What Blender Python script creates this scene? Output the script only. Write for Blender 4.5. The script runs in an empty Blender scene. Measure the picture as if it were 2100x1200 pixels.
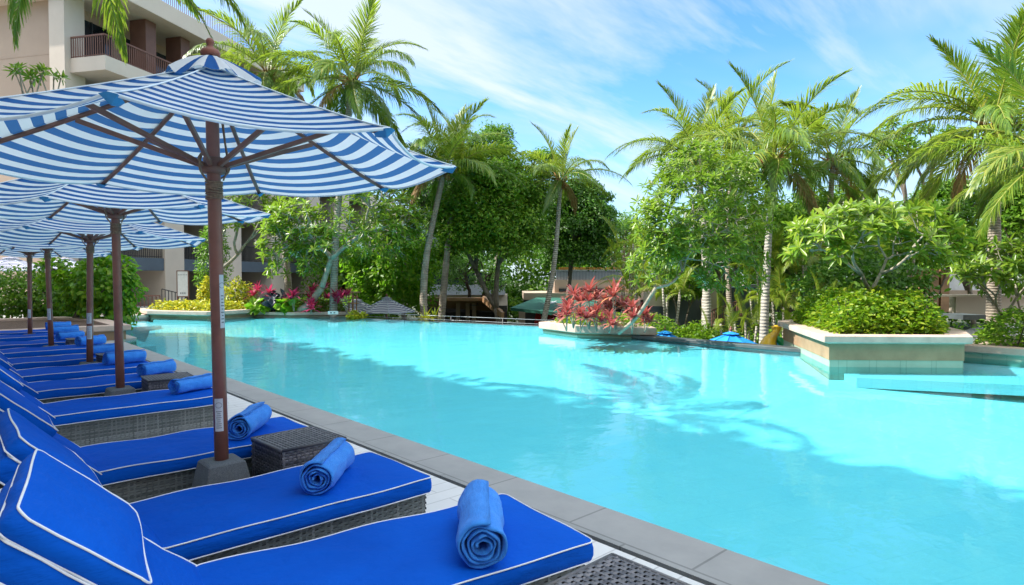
import bpy, math, random
import numpy as np
from mathutils import Vector, Matrix
R = math.radians
random.seed(7); rng = np.random.default_rng(11)
S = bpy.context.scene
COL = S.collection

# ------------------------------------------------------------------ camera
F, CH, AZ, PIT = 1273.0, 1.6, R(42.7), math.atan(30/1273.)
fw = (math.sin(AZ)*math.cos(PIT), math.cos(AZ)*math.cos(PIT), -math.sin(PIT))
rt = (math.cos(AZ), -math.sin(AZ), 0)
up = (math.sin(AZ)*math.sin(PIT), math.cos(AZ)*math.sin(PIT), math.cos(PIT))
cam = bpy.data.cameras.new('camera'); cam.lens = 36*F/2100; cam.sensor_width = 36
cam.clip_start = .05; cam.clip_end = 2000
co = bpy.data.objects.new('camera', cam); COL.objects.link(co); S.camera = co
co.matrix_world = Matrix(((rt[0], up[0], -fw[0], 0), (rt[1], up[1], -fw[1], 0), (rt[2], up[2], -fw[2], CH), (0, 0, 0, 1)))

def ray(x, y):
    a = (x-1050)/F; b = (600-y)/F
    return [fw[i]+a*rt[i]+b*up[i] for i in range(3)]
def at(x, y, D):            # world point seen at photo pixel x, y, D metres ahead
    d = ray(x, y); return Vector((d[0]*D, d[1]*D, CH+d[2]*D))
def onz(x, y, z):
    d = ray(x, y); t = (z-CH)/d[2]; return Vector((d[0]*t, d[1]*t, z))

# ------------------------------------------------------------------ materials
def nmat(name):
    m = bpy.data.materials.new(name); m.use_nodes = True
    nt = m.node_tree; b = nt.nodes['Principled BSDF']
    return m, nt, b
def N(nt, t, **k):
    n = nt.nodes.new(t)
    for a, v in k.items(): setattr(n, a, v)
    return n
def setin(n, **k):
    for a, v in k.items():
        n.inputs[a.replace('_', ' ')].default_value = v
def ramp(nt, fac, stops, interp='LINEAR'):
    r = N(nt, 'ShaderNodeValToRGB'); r.color_ramp.interpolation = interp
    e = r.color_ramp.elements
    while len(e) < len(stops): e.new(.5)
    for i, (p, c) in enumerate(stops):
        e[i].position = p; e[i].color = (*c, 1)
    nt.links.new(fac, r.inputs[0]); return r.outputs[0]
def coords(nt, scale=(1, 1, 1), kind='Object'):
    tc = N(nt, 'ShaderNodeTexCoord'); mp = N(nt, 'ShaderNodeMapping')
    mp.inputs['Scale'].default_value = scale
    nt.links.new(tc.outputs[kind], mp.inputs[0]); return mp.outputs[0]
def noise(nt, vec, scale, detail=4, rough=.55, out='Fac'):
    n = N(nt, 'ShaderNodeTexNoise'); setin(n, Scale=scale, Detail=detail, Roughness=rough)
    nt.links.new(vec, n.inputs['Vector']); return n.outputs[out]
def bump(nt, b, h, strength=.3, dist=.01):
    n = N(nt, 'ShaderNodeBump'); setin(n, Strength=strength, Distance=dist)
    nt.links.new(h, n.inputs['Height']); nt.links.new(n.outputs[0], b.inputs['Normal']); return n
def mixc(nt, fac, a, b, mode='MIX'):
    n = N(nt, 'ShaderNodeMix', data_type='RGBA', blend_type=mode)
    for s, v in ((n.inputs[0], fac), (n.inputs[6], a), (n.inputs[7], b)):
        if isinstance(v, (int, float)): s.default_value = v
        elif isinstance(v, tuple): s.default_value = (*v, 1)
        else: nt.links.new(v, s)
    return n.outputs[2]
def speck(name, c, var=.2, scale=6, rough=.7, bs=.25, bd=.01, bscale=60, spec=.5, metal=0, fine=None):
    m, nt, b = nmat(name); v = coords(nt)
    f = noise(nt, v, scale, 6, .6)
    lo = tuple(x*(1-var) for x in c); hi = tuple(min(1, x*(1+var)) for x in c)
    col = ramp(nt, f, [(.3, lo), (.7, hi)])
    if fine:
        g = noise(nt, v, fine, 2, .7)
        col = mixc(nt, .5, col, ramp(nt, g, [(.35, tuple(x*.55 for x in c)), (.65, tuple(min(1, x*1.5) for x in c))]))
    nt.links.new(col, b.inputs['Base Color'])
    setin(b, Roughness=rough, Metallic=metal); b.inputs['Specular IOR Level'].default_value = spec
    if bs: bump(nt, b, noise(nt, v, bscale, 3), bs, bd)
    return m
def plain(name, c, rough=.6, metal=0, emit=None):
    return speck(name, c, .08, 8, rough, .08, .003, 90, .5, metal)
def leafmat(name, stops, trans=.35, tcol=(.25, .5, .04), rough=.45, spec=.4):
    m, nt, b = nmat(name); g = N(nt, 'ShaderNodeNewGeometry')
    oi = N(nt, 'ShaderNodeObjectInfo')
    ad = N(nt, 'ShaderNodeMath', operation='MULTIPLY_ADD'); ad.inputs[1].default_value = .8
    sm = N(nt, 'ShaderNodeMath', operation='MULTIPLY'); sm.inputs[1].default_value = .2
    nt.links.new(oi.outputs['Random'], sm.inputs[0]); nt.links.new(g.outputs['Random Per Island'], ad.inputs[0])
    nt.links.new(sm.outputs[0], ad.inputs[2])
    c = ramp(nt, ad.outputs[0], stops)
    nt.links.new(c, b.inputs['Base Color']); setin(b, Roughness=rough); b.inputs['Specular IOR Level'].default_value = spec
    t = N(nt, 'ShaderNodeBsdfTranslucent'); nt.links.new(mixc(nt, .55, c, tcol), t.inputs[0])
    mx = N(nt, 'ShaderNodeMixShader'); mx.inputs[0].default_value = trans
    nt.links.new(b.outputs[0], mx.inputs[1]); nt.links.new(t.outputs[0], mx.inputs[2])
    nt.links.new(mx.outputs[0], nt.nodes['Material Output'].inputs[0]); return m
def ring_mat(name, c1, c2, sc):      # trunks with rings and blotches
    m, nt, b = nmat(name); v = coords(nt)
    w = N(nt, 'ShaderNodeTexWave', wave_type='BANDS', bands_direction='Z'); setin(w, Scale=sc, Distortion=2.2, Detail=3, Detail_Scale=2.)
    nt.links.new(v, w.inputs[0])
    n = noise(nt, v, 3.5, 6, .65)
    c = mixc(nt, .4, ramp(nt, n, [(.32, c1), (.62, c2)]), ramp(nt, w.outputs['Fac'], [(.1, tuple(x*.8 for x in c1)), (.5, c2)]))
    nt.links.new(c, b.inputs['Base Color']); setin(b, Roughness=.85)
    bump(nt, b, w.outputs['Fac'], .6, .03); return m

M = {}
def fabric(name, c, dark, weave=900, wr=.6):
    m, nt, b = nmat(name); v = coords(nt)
    n = noise(nt, v, 2.2, 4, .5)
    nt.links.new(ramp(nt, n, [(.3, dark), (.7, c)]), b.inputs['Base Color']); setin(b, Roughness=.75)
    b.inputs['Specular IOR Level'].default_value = .08
    v2 = coords(nt, (1, 1, 3)); h = noise(nt, v2, 5, 4, .6)
    bp = bump(nt, b, h, wr, .03)
    return m
M['blue'] = fabric('cushion_fabric', (.001, .10, .58), (.001, .08, .49))
def towelmat():
    m, nt, b = nmat('terry_cloth'); v = coords(nt)
    n = noise(nt, v, 14, 4, .6); f = noise(nt, v, 420, 2, .8)
    c = ramp(nt, n, [(.3, (.03, .25, .84)), (.7, (.06, .36, 1.0))])
    nt.links.new(mixc(nt, .3, c, ramp(nt, f, [(.35, (.01, .1, .5)), (.65, (.1, .38, 1.))])), b.inputs['Base Color'])
    setin(b, Roughness=.95); b.inputs['Specular IOR Level'].default_value = .1; b.inputs['Sheen Weight'].default_value = .15
    s = N(nt, 'ShaderNodeMath', operation='ADD'); nt.links.new(noise(nt, coords(nt, (6, 22, 22)), 1.6, 4, .6), s.inputs[0])
    f2 = N(nt, 'ShaderNodeMath', operation='MULTIPLY'); f2.inputs[1].default_value = .25; nt.links.new(f, f2.inputs[0]); nt.links.new(f2.outputs[0], s.inputs[1])
    bump(nt, b, s.outputs[0], .7, .02); return m
M['towel'] = towelmat()
M['piping'] = plain('white_piping', (.78, .8, .84), .6)
def wickermat(name, lo, hi, tr):
    m, nt, b = nmat(name); g = N(nt, 'ShaderNodeNewGeometry')
    c = ramp(nt, g.outputs['Random Per Island'], [(0, lo), (.6, hi), (1, tr)])
    nt.links.new(c, b.inputs['Base Color']); setin(b, Roughness=.42); return m
M['wicker'] = wickermat('grey_wicker', (.085, .10, .10), (.17, .19, .19), (.24, .26, .26))
M['wicker_dark'] = wickermat('charcoal_wicker', (.05, .05, .06), (.11, .11, .12), (.2, .19, .2))
M['backing'] = plain('wicker_backing', (.03, .032, .035), .8)
M['stone'] = speck('granite_base', (.14, .155, .165), .25, 9, .85, .5, .006, 220, .3, 0, 160)
M['pole'] = speck('brown_pole_paint', (.25, .10, .07), .25, 5, .38, .15, .003, 30)
M['rib'] = speck('brown_rib_wood', (.20, .095, .065), .25, 6, .45, .2, .003, 40)
M['rope'] = speck('jute_rope', (.25, .16, .10), .3, 60, .9, .6, .004, 300)
M['finial'] = speck('terracotta_finial', (.22, .075, .05), .2, 8, .6, .2, .004, 60)
M['hem'] = plain('white_hem', (.62, .74, .82), .7)
M['label'] = plain('pole_label', (.62, .66, .68), .5)
M['ink'] = plain('label_ink', (.12, .13, .15), .6)

def canopy_mat(name, blue, white, n, trans=.4):
    m, nt, b = nmat(name)
    uv = N(nt, 'ShaderNodeUVMap'); sp = N(nt, 'ShaderNodeSeparateXYZ'); nt.links.new(uv.outputs[0], sp.inputs[0])
    mu = N(nt, 'ShaderNodeMath', operation='MULTIPLY'); mu.inputs[1].default_value = n; nt.links.new(sp.outputs['Y'], mu.inputs[0])
    fr = N(nt, 'ShaderNodeMath', operation='FRACT'); nt.links.new(mu.outputs[0], fr.inputs[0])
    gt = N(nt, 'ShaderNodeMath', operation='GREATER_THAN'); gt.inputs[1].default_value = .5; nt.links.new(fr.outputs[0], gt.inputs[0])
    c = mixc(nt, gt.outputs[0], white, blue)
    dn = ramp(nt, noise(nt, coords(nt), 2.5, 4, .5), [(.3, (.9, .91, .92)), (.7, (1, 1, 1))])
    c = mixc(nt, 1., c, dn, 'MULTIPLY')
    nt.links.new(c, b.inputs['Base Color']); setin(b, Roughness=.8); b.inputs['Specular IOR Level'].default_value = .2
    bump(nt, b, noise(nt, coords(nt), 7, 3), .25, .02)
    t = N(nt, 'ShaderNodeBsdfTranslucent'); nt.links.new(mixc(nt, .15, c, (.5, .95, 1.)), t.inputs[0])
    mx = N(nt, 'ShaderNodeMixShader'); mx.inputs[0].default_value = trans
    nt.links.new(b.outputs[0], mx.inputs[1]); nt.links.new(t.outputs[0], mx.inputs[2])
    nt.links.new(mx.outputs[0], nt.nodes['Material Output'].inputs[0]); return m
M['canopy'] = canopy_mat('striped_canvas', (.002, .10, .38), (.86, .9, .92), 12.5, .5)
M['canopy_far'] = canopy_mat('navy_striped_canvas', (.16, .15, .32), (.8, .8, .84), 9)
M['vent'] = canopy_mat('wide_striped_canvas', (.002, .10, .38), (.84, .88, .9), 1)
M['pocket'] = speck('pocket_canvas', (.03, .22, .48), .3, 8, .8, .1, .01, 20)
M['canopy_blue'] = speck('azure_canvas', (.005, .26, .72), .1, 4, .8, .1, .01, 8)

def tiles(name, c1, c2, mortar, bw, rh, ms, rough, rotz=0, noisec=None, bd=.004):
    m, nt, b = nmat(name); tc = N(nt, 'ShaderNodeTexCoord'); mp = N(nt, 'ShaderNodeMapping')
    mp.inputs['Rotation'].default_value = (0, 0, rotz); nt.links.new(tc.outputs['Object'], mp.inputs[0]); v = mp.outputs[0]
    br = N(nt, 'ShaderNodeTexBrick'); setin(br, Scale=1., Mortar_Size=ms, Bias=0., Brick_Width=bw, Row_Height=rh, Color1=(*c1, 1), Color2=(*c2, 1), Mortar=(*mortar, 1))
    nt.links.new(v, br.inputs[0])
    c = br.outputs[0]
    n = noise(nt, v, 3.2, 7, .65)
    c = mixc(nt, .55, c, mixc(nt, n, noisec[0], noisec[1]) if noisec else c)
    nt.links.new(c, b.inputs['Base Color']); setin(b, Roughness=rough)
    inv = N(nt, 'ShaderNodeMath', operation='SUBTRACT'); inv.inputs[0].default_value = 1; nt.links.new(br.outputs['Fac'], inv.inputs[1])
    bump(nt, b, inv.outputs[0], .3, bd); return m
M['deck'] = tiles('white_deck_tile', (.66, .66, .65), (.6, .61, .61), (.25, .25, .25), .9, .15, .006, .6, 0, ((.55, .55, .54), (.76, .76, .75)))
M['coping'] = tiles('grey_coping_stone', (.26, .27, .27), (.33, .33, .325), (.07, .07, .07), .9, .6, .008, .7, R(90), ((.15, .16, .16), (.40, .40, .39)))
M['floor'] = tiles('green_pool_stone', (.70, .88, .88), (.60, .84, .86), (.52, .78, .80), .9, .45, .006, .6, R(20), ((.62, .83, .87), (.88, .96, .97)))
M['poolwall'] = tiles('green_wall_stone', (.34, .42, .32), (.30, .40, .31), (.2, .28, .22), .75, .4, .008, .5, 0, ((.16, .27, .20), (.48, .55, .42)))
M['cap'] = speck('pink_cap_stone', (.50, .38, .31), .18, 3, .8, .35, .005, 70, .3)
M['body'] = speck('planter_stone', (.33, .22, .13), .25, 1.6, .8, .3, .006, 40, .3)
M['slate'] = speck('dark_slate', (.07, .085, .09), .3, 4, .5, .3, .004, 60)
M['soil'] = speck('soil', (.09, .055, .035), .4, 9, .95, .8, .03, 22)
M['ground'] = speck('garden_ground', (.09, .10, .05), .5, .4, .95, .5, .03, 4)
M['terrace'] = speck('terrace_paving', (.30, .29, .27), .2, 1.2, .85, .3, .01, 14)
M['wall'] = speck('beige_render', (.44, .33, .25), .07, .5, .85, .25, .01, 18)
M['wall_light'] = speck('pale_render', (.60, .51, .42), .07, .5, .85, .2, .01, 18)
M['slab'] = speck('slate_fascia', (.09, .115, .145), .12, 1, .6, .15, .01, 18)
M['brown'] = speck('brown_panel', (.16, .07, .045), .15, 1.5, .6, .2, .01, 20)
M['darkmetal'] = plain('dark_metal', (.03, .03, .033), .45)
M['greymetal'] = plain('grey_metal', (.30, .33, .36), .4)
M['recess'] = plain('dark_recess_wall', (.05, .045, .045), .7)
def glassm():
    m, nt, b = nmat('window_glass'); v = coords(nt)
    nt.links.new(ramp(nt, noise(nt, v, .6, 3), [(.3, (.012, .016, .02)), (.7, (.03, .04, .05))]), b.inputs['Base Color'])
    setin(b, Roughness=.06); return m
M['glass'] = glassm()
M['green_awning'] = speck('green_awning_canvas', (.012, .11, .075), .2, 2, .8, .2, .01, 20)
M['signwhite'] = plain('sign_white', (.7, .72, .72), .5)
M['timber'] = speck('timber_slat', (.32, .18, .09), .2, 3, .6, .2, .01, 30)
M['orange'] = plain('orange_rail', (.45, .17, .03), .5)
M['red'] = plain('red_canvas', (.55, .03, .03), .7)
M['yellow'] = plain('yellow_plastic', (.75, .45, .02), .35)
M['greenplastic'] = plain('green_plastic', (.01, .38, .12), .35)
M['cable'] = plain('steel_cable', (.55, .6, .62), .35)
M['bark'] = speck('grey_bark', (.17, .14, .11), .4, 5, .9, .7, .02, 18)
M['bark_pale'] = speck('pale_frangipani_bark', (.30, .27, .21), .35, 5, .85, .5, .01, 28)
M['bark_dark'] = speck('dark_bark', (.05, .04, .03), .4, 5, .9, .7, .02, 18)
M['palmtrunk'] = ring_mat('palm_trunk_brown', (.12, .095, .07), (.34, .29, .23), 4.5)
M['palmtrunk_pale'] = ring_mat('palm_trunk_pale', (.20, .18, .15), (.42, .39, .33), 3.2)
M['husk'] = speck('palm_husk', (.30, .15, .05), .45, 8, .9, .7, .02, 30)
M['rachis'] = plain('frond_rachis', (.26, .26, .05), .5)
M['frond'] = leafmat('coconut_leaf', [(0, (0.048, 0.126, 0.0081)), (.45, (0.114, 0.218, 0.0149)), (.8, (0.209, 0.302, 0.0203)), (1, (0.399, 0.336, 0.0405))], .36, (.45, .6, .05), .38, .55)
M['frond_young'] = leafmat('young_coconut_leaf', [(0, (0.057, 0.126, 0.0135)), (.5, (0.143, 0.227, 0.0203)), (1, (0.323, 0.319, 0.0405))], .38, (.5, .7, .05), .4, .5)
M['frond_dark'] = leafmat('dark_coconut_leaf', [(0, (0.029, 0.084, 0.0054)), (.5, (0.066, 0.151, 0.0101)), (1, (0.133, 0.227, 0.0135))], .34, (.3, .5, .04), .4, .5)  # darker leaf tones, used for the lower fronds
M['frond_dead'] = leafmat('dry_coconut_leaf', [(0, (.16, .09, .035)), (.5, (.30, .19, .08)), (1, (.42, .32, .14))], .3, (.5, .35, .12), .7, .2)
M['areca'] = leafmat('areca_leaf', [(0, (0.057, 0.126, 0.0101)), (.5, (0.143, 0.235, 0.0169)), (1, (0.361, 0.353, 0.0338))], .38, (.5, .7, .04))
M['leaf_mid'] = leafmat('mid_green_leaf', [(0, (0.046, 0.125, 0.0077)), (.5, (0.115, 0.243, 0.0139)), (1, (0.277, 0.404, 0.0233))], .42, (.22, .5, .04))
M['leaf_dark'] = leafmat('dark_green_leaf', [(0, (0.026, 0.091, 0.0087)), (.5, (0.072, 0.182, 0.0157)), (1, (0.183, 0.325, 0.0264))], .34, (.12, .35, .03))
M['leaf_bright'] = leafmat('bright_creeper_leaf', [(0, (0.050, 0.148, 0.0054)), (.5, (0.120, 0.265, 0.0081)), (1, (0.301, 0.406, 0.0203))], .45, (.3, .7, .03))
M['leaf_hedge'] = leafmat('hedge_leaf', [(0, (0.043, 0.115, 0.0049)), (.5, (0.108, 0.213, 0.0074)), (1, (0.325, 0.369, 0.0184))], .35, (.4, .75, .03))
M['leaf_plum'] = leafmat('frangipani_leaf', [(0, (0.060, 0.140, 0.0135)), (.55, (0.150, 0.257, 0.0203)), (.93, (0.301, 0.359, 0.0270)), (1, (0.602, 0.328, 0.0203))], .35, (.4, .65, .05), .35, .5)
M['leaf_yellow'] = leafmat('yellow_croton_leaf', [(0, (.12, .26, .02)), (.4, (.35, .42, .02)), (1, (.75, .62, .03))], .3, (.8, .75, .05))
M['leaf_pink'] = leafmat('pink_cordyline_leaf', [(0, (.18, .012, .04)), (.5, (.45, .02, .11)), (1, (.7, .08, .2))], .3, (.9, .1, .2))
M['leaf_red'] = leafmat('red_cordyline_leaf', [(0, (.16, .03, .06)), (.5, (.36, .10, .09)), (.85, (.50, .19, .13)), (1, (.55, .28, .07))], .3, (.8, .15, .12))
M['leaf_navy'] = leafmat('dark_taro_leaf', [(0, (.02, .03, .05)), (1, (.06, .09, .13))], .15, (.1, .15, .15))
M['blossom'] = leafmat('white_blossom', [(0, (.72, .70, .6)), (1, (.85, .85, .8))], .25, (.9, .9, .7))

def watermat():
    m, nt, b = nmat('pool_water'); nt.nodes.remove(b)
    v = coords(nt, (1, 1, 1)); 
    a = noise(nt, coords(nt, (1., 1.25, 1)), 3.2, 3, .55); c = noise(nt, coords(nt, (1, 1, 1)), .9, 2, .5)
    ad = N(nt, 'ShaderNodeMath', operation='MULTIPLY_ADD'); ad.inputs[1].default_value = .35
    nt.links.new(a, ad.inputs[0]); nt.links.new(c, ad.inputs[2])
    bp = N(nt, 'ShaderNodeBump'); setin(bp, Strength=.24, Distance=.05); nt.links.new(ad.outputs[0], bp.inputs['Height'])
    fr = N(nt, 'ShaderNodeFresnel'); setin(fr, IOR=1.28); nt.links.new(bp.outputs[0], fr.inputs['Normal'])
    g = N(nt, 'ShaderNodeBsdfGlossy'); setin(g, Roughness=.03); nt.links.new(bp.outputs[0], g.inputs['Normal'])
    t = N(nt, 'ShaderNodeBsdfTransparent'); t.inputs[0].default_value = (.42, .89, .97, 1)
    mx = N(nt, 'ShaderNodeMixShader'); nt.links.new(fr.outputs[0], mx.inputs[0]); nt.links.new(t.outputs[0], mx.inputs[1]); nt.links.new(g.outputs[0], mx.inputs[2])
    nt.links.new(mx.outputs[0], nt.nodes['Material Output'].inputs[0]); return m
M['water'] = watermat()

# ------------------------------------------------------------------ mesh helpers
def link(name, me, parent=None, loc=None):
    o = bpy.data.objects.new(name, me); COL.objects.link(o)
    if parent is not None: o.parent = parent
    if loc is not None: o.location = loc
    return o
def tag(o, label=None, cat=None, group=None, kind=None):
    if label: o['label'] = label
    if cat: o['category'] = cat
    if group: o['group'] = group
    if kind: o['kind'] = kind
    return o
def empty(name, loc=(0, 0, 0), rz=0, label=None, cat=None, group=None):
    o = bpy.data.objects.new(name, None); COL.objects.link(o); o.location = loc; o.rotation_euler = (0, 0, rz)
    o.empty_display_size = .1
    return tag(o, label, cat, group)
def copy_tree(o, parent=None):
    c = o.copy(); COL.objects.link(c)
    if parent is not None: c.parent = parent
    for ch in list(o.children): copy_tree(ch, c)
    return c

class MB:
    def __init__(s): s.v = []; s.f = []; s.m = []; s.uv = []; s.cur = 0
    def add(s, vs, fs, uvs=None):
        o = len(s.v); s.v += [tuple(p) for p in vs]
        for i, f in enumerate(fs):
            s.f.append(tuple(o+k for k in f)); s.m.append(s.cur)
            s.uv.append(uvs[i] if uvs else None)
    def box(s, c, size, rz=0, mat=None, taper=1.):
        x, y, z = (k/2 for k in size)
        vs = [Vector((sx*x*(taper if sz > 0 else 1), sy*y*(taper if sz > 0 else 1), sz*z)) for sz in (-1, 1) for sy in (-1, 1) for sx in (-1, 1)]
        m = mat or Matrix.Rotation(rz, 3, 'Z')
        vs = [m @ p + Vector(c) for p in vs]
        s.add(vs, [(0, 2, 3, 1), (4, 5, 7, 6), (0, 1, 5, 4), (2, 6, 7, 3), (0, 4, 6, 2), (1, 3, 7, 5)])
    def bar(s, a, b, w, h=None):
        a, b = Vector(a), Vector(b); d = b-a; L = d.length; x = d.normalized()
        y = Vector((0, 0, 1)).cross(x)
        if y.length < 1e-4: y = Vector((0, 1, 0))
        y.normalize(); z = x.cross(y)
        m = Matrix((x, y, z)).transposed(); s.box((a+b)/2, (L, w, h or w), mat=m)
    def tube(s, pts, rad, n=8, cap=True):
        pts = [Vector(p) for p in pts]
        if not hasattr(rad, '__len__'): rad = [rad]*len(pts)
        vs = []; ref = None
        for i, p in enumerate(pts):
            d = (pts[min(i+1, len(pts)-1)]-pts[max(i-1, 0)])
            if d.length < 1e-9: d = Vector((0, 0, 1))
            d.normalize()
            if ref is None: ref = Vector((1, 0, 0)) if abs(d.x) < .8 else Vector((0, 1, 0))
            u = (ref-d*ref.dot(d)).normalized(); ref = u; w = d.cross(u)
            for k in range(n):
                a = 2*math.pi*k/n; vs.append(p+(u*math.cos(a)+w*math.sin(a))*rad[i])
        fs = [(i*n+k, i*n+(k+1) % n, (i+1)*n+(k+1) % n, (i+1)*n+k) for i in range(len(pts)-1) for k in range(n)]
        if cap: fs += [tuple(range(n))[::-1], tuple((len(pts)-1)*n+k for k in range(n))]
        s.add(vs, fs)
    def ring(s, pts, r, n=6):
        pts = [Vector(p) for p in pts]; K = len(pts); vs = []
        for i, p in enumerate(pts):
            d = (pts[(i+1) % K]-pts[i-1]).normalized(); u = Vector((0, 0, 1)); u = (u-d*u.dot(d)).normalized(); w = d.cross(u)
            for k in range(n):
                a = 2*math.pi*k/n; vs.append(p+(u*math.cos(a)+w*math.sin(a))*r)
        s.add(vs, [(i*n+k, i*n+(k+1) % n, ((i+1) % K)*n+(k+1) % n, ((i+1) % K)*n+k) for i in range(K) for k in range(n)])
    def lathe(s, prof, c=(0, 0, 0), n=20):
        vs = []
        for r, z in prof:
            for k in range(n):
                a = 2*math.pi*k/n; vs.append((c[0]+r*math.cos(a), c[1]+r*math.sin(a), c[2]+z))
        fs = [(i*n+k, i*n+(k+1) % n, (i+1)*n+(k+1) % n, (i+1)*n+k) for i in range(len(prof)-1) for k in range(n)]
        fs += [tuple(range(n))[::-1], tuple((len(prof)-1)*n+k for k in range(n))]
        s.add(vs, fs)
    def prism(s, poly, z0, z1, topless=False):
        n = len(poly); a = sum(poly[i][0]*poly[(i+1) % n][1]-poly[(i+1) % n][0]*poly[i][1] for i in range(n))
        if a < 0: poly = poly[::-1]
        vs = [(p[0], p[1], z0) for p in poly]+[(p[0], p[1], z1) for p in poly]
        fs = [(i, (i+1) % n, n+(i+1) % n, n+i) for i in range(n)]
        fs.append(tuple(range(n))[::-1])
        if not topless: fs.append(tuple(range(n, 2*n)))
        s.add(vs, fs)
    def build(s, name, mats, parent=None, smooth=False, bevel=0, loc=None):
        me = bpy.data.meshes.new(name); me.from_pydata(s.v, [], s.f)
        if not isinstance(mats, (list, tuple)): mats = [mats]
        for m in mats: me.materials.append(m)
        me.polygons.foreach_set('material_index', s.m)
        if any(u is not None for u in s.uv):
            l = me.uv_layers.new(name='UVMap'); i = 0
            for p, u in zip(me.polygons, s.uv):
                for k in range(len(p.vertices)):
                    l.data[i].uv = u[k] if u else (0, 0); i += 1
        if smooth: me.polygons.foreach_set('use_smooth', [True]*len(s.f))
        me.update()
        o = link(name, me, parent, loc)
        if bevel:
            b = o.modifiers.new('bevel', 'BEVEL'); b.width = bevel; b.segments = 2; b.limit_method = 'ANGLE'; b.angle_limit = R(35)
        return o

def np_mesh(name, V, Fq, mats, midx=None):
    V = np.ascontiguousarray(V, dtype=np.float32); Fq = np.ascontiguousarray(Fq, dtype=np.int32)
    me = bpy.data.meshes.new(name); n = Fq.shape[1]
    me.vertices.add(len(V)); me.vertices.foreach_set('co', V.ravel())
    me.loops.add(Fq.size); me.loops.foreach_set('vertex_index', Fq.ravel())
    me.polygons.add(len(Fq)); me.polygons.foreach_set('loop_start', np.arange(0, Fq.size, n, dtype=np.int32))
    for m in (mats if isinstance(mats, (list, tuple)) else [mats]): me.materials.append(m)
    if midx is not None: me.polygons.foreach_set('material_index', np.asarray(midx, dtype=np.int32))
    me.update(calc_edges=True); return me
def unit(a): return a/np.maximum(np.linalg.norm(a, axis=-1, keepdims=True), 1e-9)
def leafset(P, D, Nn, L, W, fold=.15, droop=.12):
    """oval folded leaves, each an island of four tris"""
    D = unit(D); S_ = unit(np.cross(D, Nn)); Nn = unit(np.cross(S_, D)); L = L[:, None]; W = W[:, None]
    b = P; t = P+D*L-Nn*L*droop
    m = P+D*L*.5
    r1 = P+D*L*.32+S_*W*.42+Nn*W*fold; r2 = P+D*L*.72+S_*W*.40+Nn*W*fold-Nn*L*droop*.5
    l1 = P+D*L*.32-S_*W*.42+Nn*W*fold; l2 = P+D*L*.72-S_*W*.40+Nn*W*fold-Nn*L*droop*.5
    n = len(P); V = np.stack([b, r1, r2, t, l2, l1], 1).reshape(-1, 3)
    o = (np.arange(n)*6)[:, None]
    Fq = np.concatenate([o+np.array([[0, 1, 2, 3]]), o+np.array([[0, 3, 4, 5]])], 0)
    return V, Fq
def leafdiamond(P, D, Nn, L, W, fold=.2):
    D = unit(D); S_ = unit(np.cross(D, Nn)); Nn = unit(np.cross(S_, D)); L = L[:, None]; W = W[:, None]
    V = np.stack([P, P+D*L*.5+S_*W*.5+Nn*W*fold, P+D*L, P+D*L*.5-S_*W*.5+Nn*W*fold], 1).reshape(-1, 3)
    o = (np.arange(len(P))*4)[:, None]
    return V, np.concatenate([o+np.array([[0, 1, 2]]), o+np.array([[0, 2, 3]])], 0)
def rdir(n, zmin=-1.):
    z = rng.uniform(zmin, 1, n); a = rng.uniform(0, 2*np.pi, n); r = np.sqrt(1-z*z)
    return np.stack([r*np.cos(a), r*np.sin(a), z], 1)
def clump_leaves(C, Rr, per, L, W, diamond=True, shell=.6, upb=.5):
    C = np.repeat(C, per, 0); Rr = np.repeat(Rr, per)[:, None]; n = len(C)
    d = rdir(n, -.75); P = C+d*Rr*rng.uniform(shell, 1.05, (n, 1))*np.array([[1, 1, .75]])
    Nn = unit(d+np.array([[0, 0, upb]])+rng.normal(0, .45, (n, 3)))
    T = unit(np.cross(Nn, rng.normal(0, 1, (n, 3)))+d*.5-np.array([[0, 0, .25]]))
    return (leafdiamond if diamond else leafset)(P, T, Nn, L*rng.uniform(.7, 1.3, n), W*rng.uniform(.7, 1.2, n))

def smoothpath(pts, n=16):
    pts = [Vector(p) for p in pts]; out = []
    P = [pts[0]*2-pts[1]]+pts+[pts[-1]*2-pts[-2]]; seg = len(pts)-1
    for i in range(n+1):
        u = i/n*seg; k = min(int(u), seg-1); t = u-k; a, b, c, d = P[k:k+4]
        out.append(.5*((2*b)+(c-a)*t+(2*a-5*b+4*c-d)*t*t+(3*b-a-3*c+d)*t**3))
    return out

# ------------------------------------------------------------------ setting
def sheet(name, poly, z, mat, kind='structure', th=.0):
    b = MB(); n = len(poly)
    a = sum(poly[i][0]*poly[(i+1) % n][1]-poly[(i+1) % n][0]*poly[i][1] for i in range(n))
    if a < 0: poly = poly[::-1]
    b.add([(p[0], p[1], z) for p in poly], [tuple(range(n))]); o = b.build(name, mat); return tag(o, kind=kind)
WZ = -.06; FZ = -.8; LOW = -2.6
pool = [(3.38, -9), (15.8, -9), (15.8, 5.0), (14.05, 5.5), (13.98, 10.6), (15.3, 12), (15.1, 14.8), (12.6, 23.1),
        (12.9, 24.1), (10.8, 25.45), (9.7, 26.7), (7.7, 26.2), (6.3, 28.6), (3.9, 28.6), (3.9, 19.2), (3.38, 18.6)]
b = MB(); n = len(pool)
b.add([(p[0], p[1], FZ) for p in pool], [tuple(range(n))])
b.cur = 1
for i in range(n):
    a_, c_ = pool[i], pool[(i+1) % n]
    b.add([(a_[0], a_[1], FZ), (c_[0], c_[1], FZ), (c_[0], c_[1], WZ-.004), (a_[0], a_[1], WZ-.004)], [(3, 2, 1, 0)])
tag(b.build('pool_basin', [M['floor'], M['floor']]), kind='structure')
b = MB(); b.add([(p[0], p[1], WZ) for p in pool], [tuple(range(n))])
tag(b.build('pool_water', M['water']), kind='structure')
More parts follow.
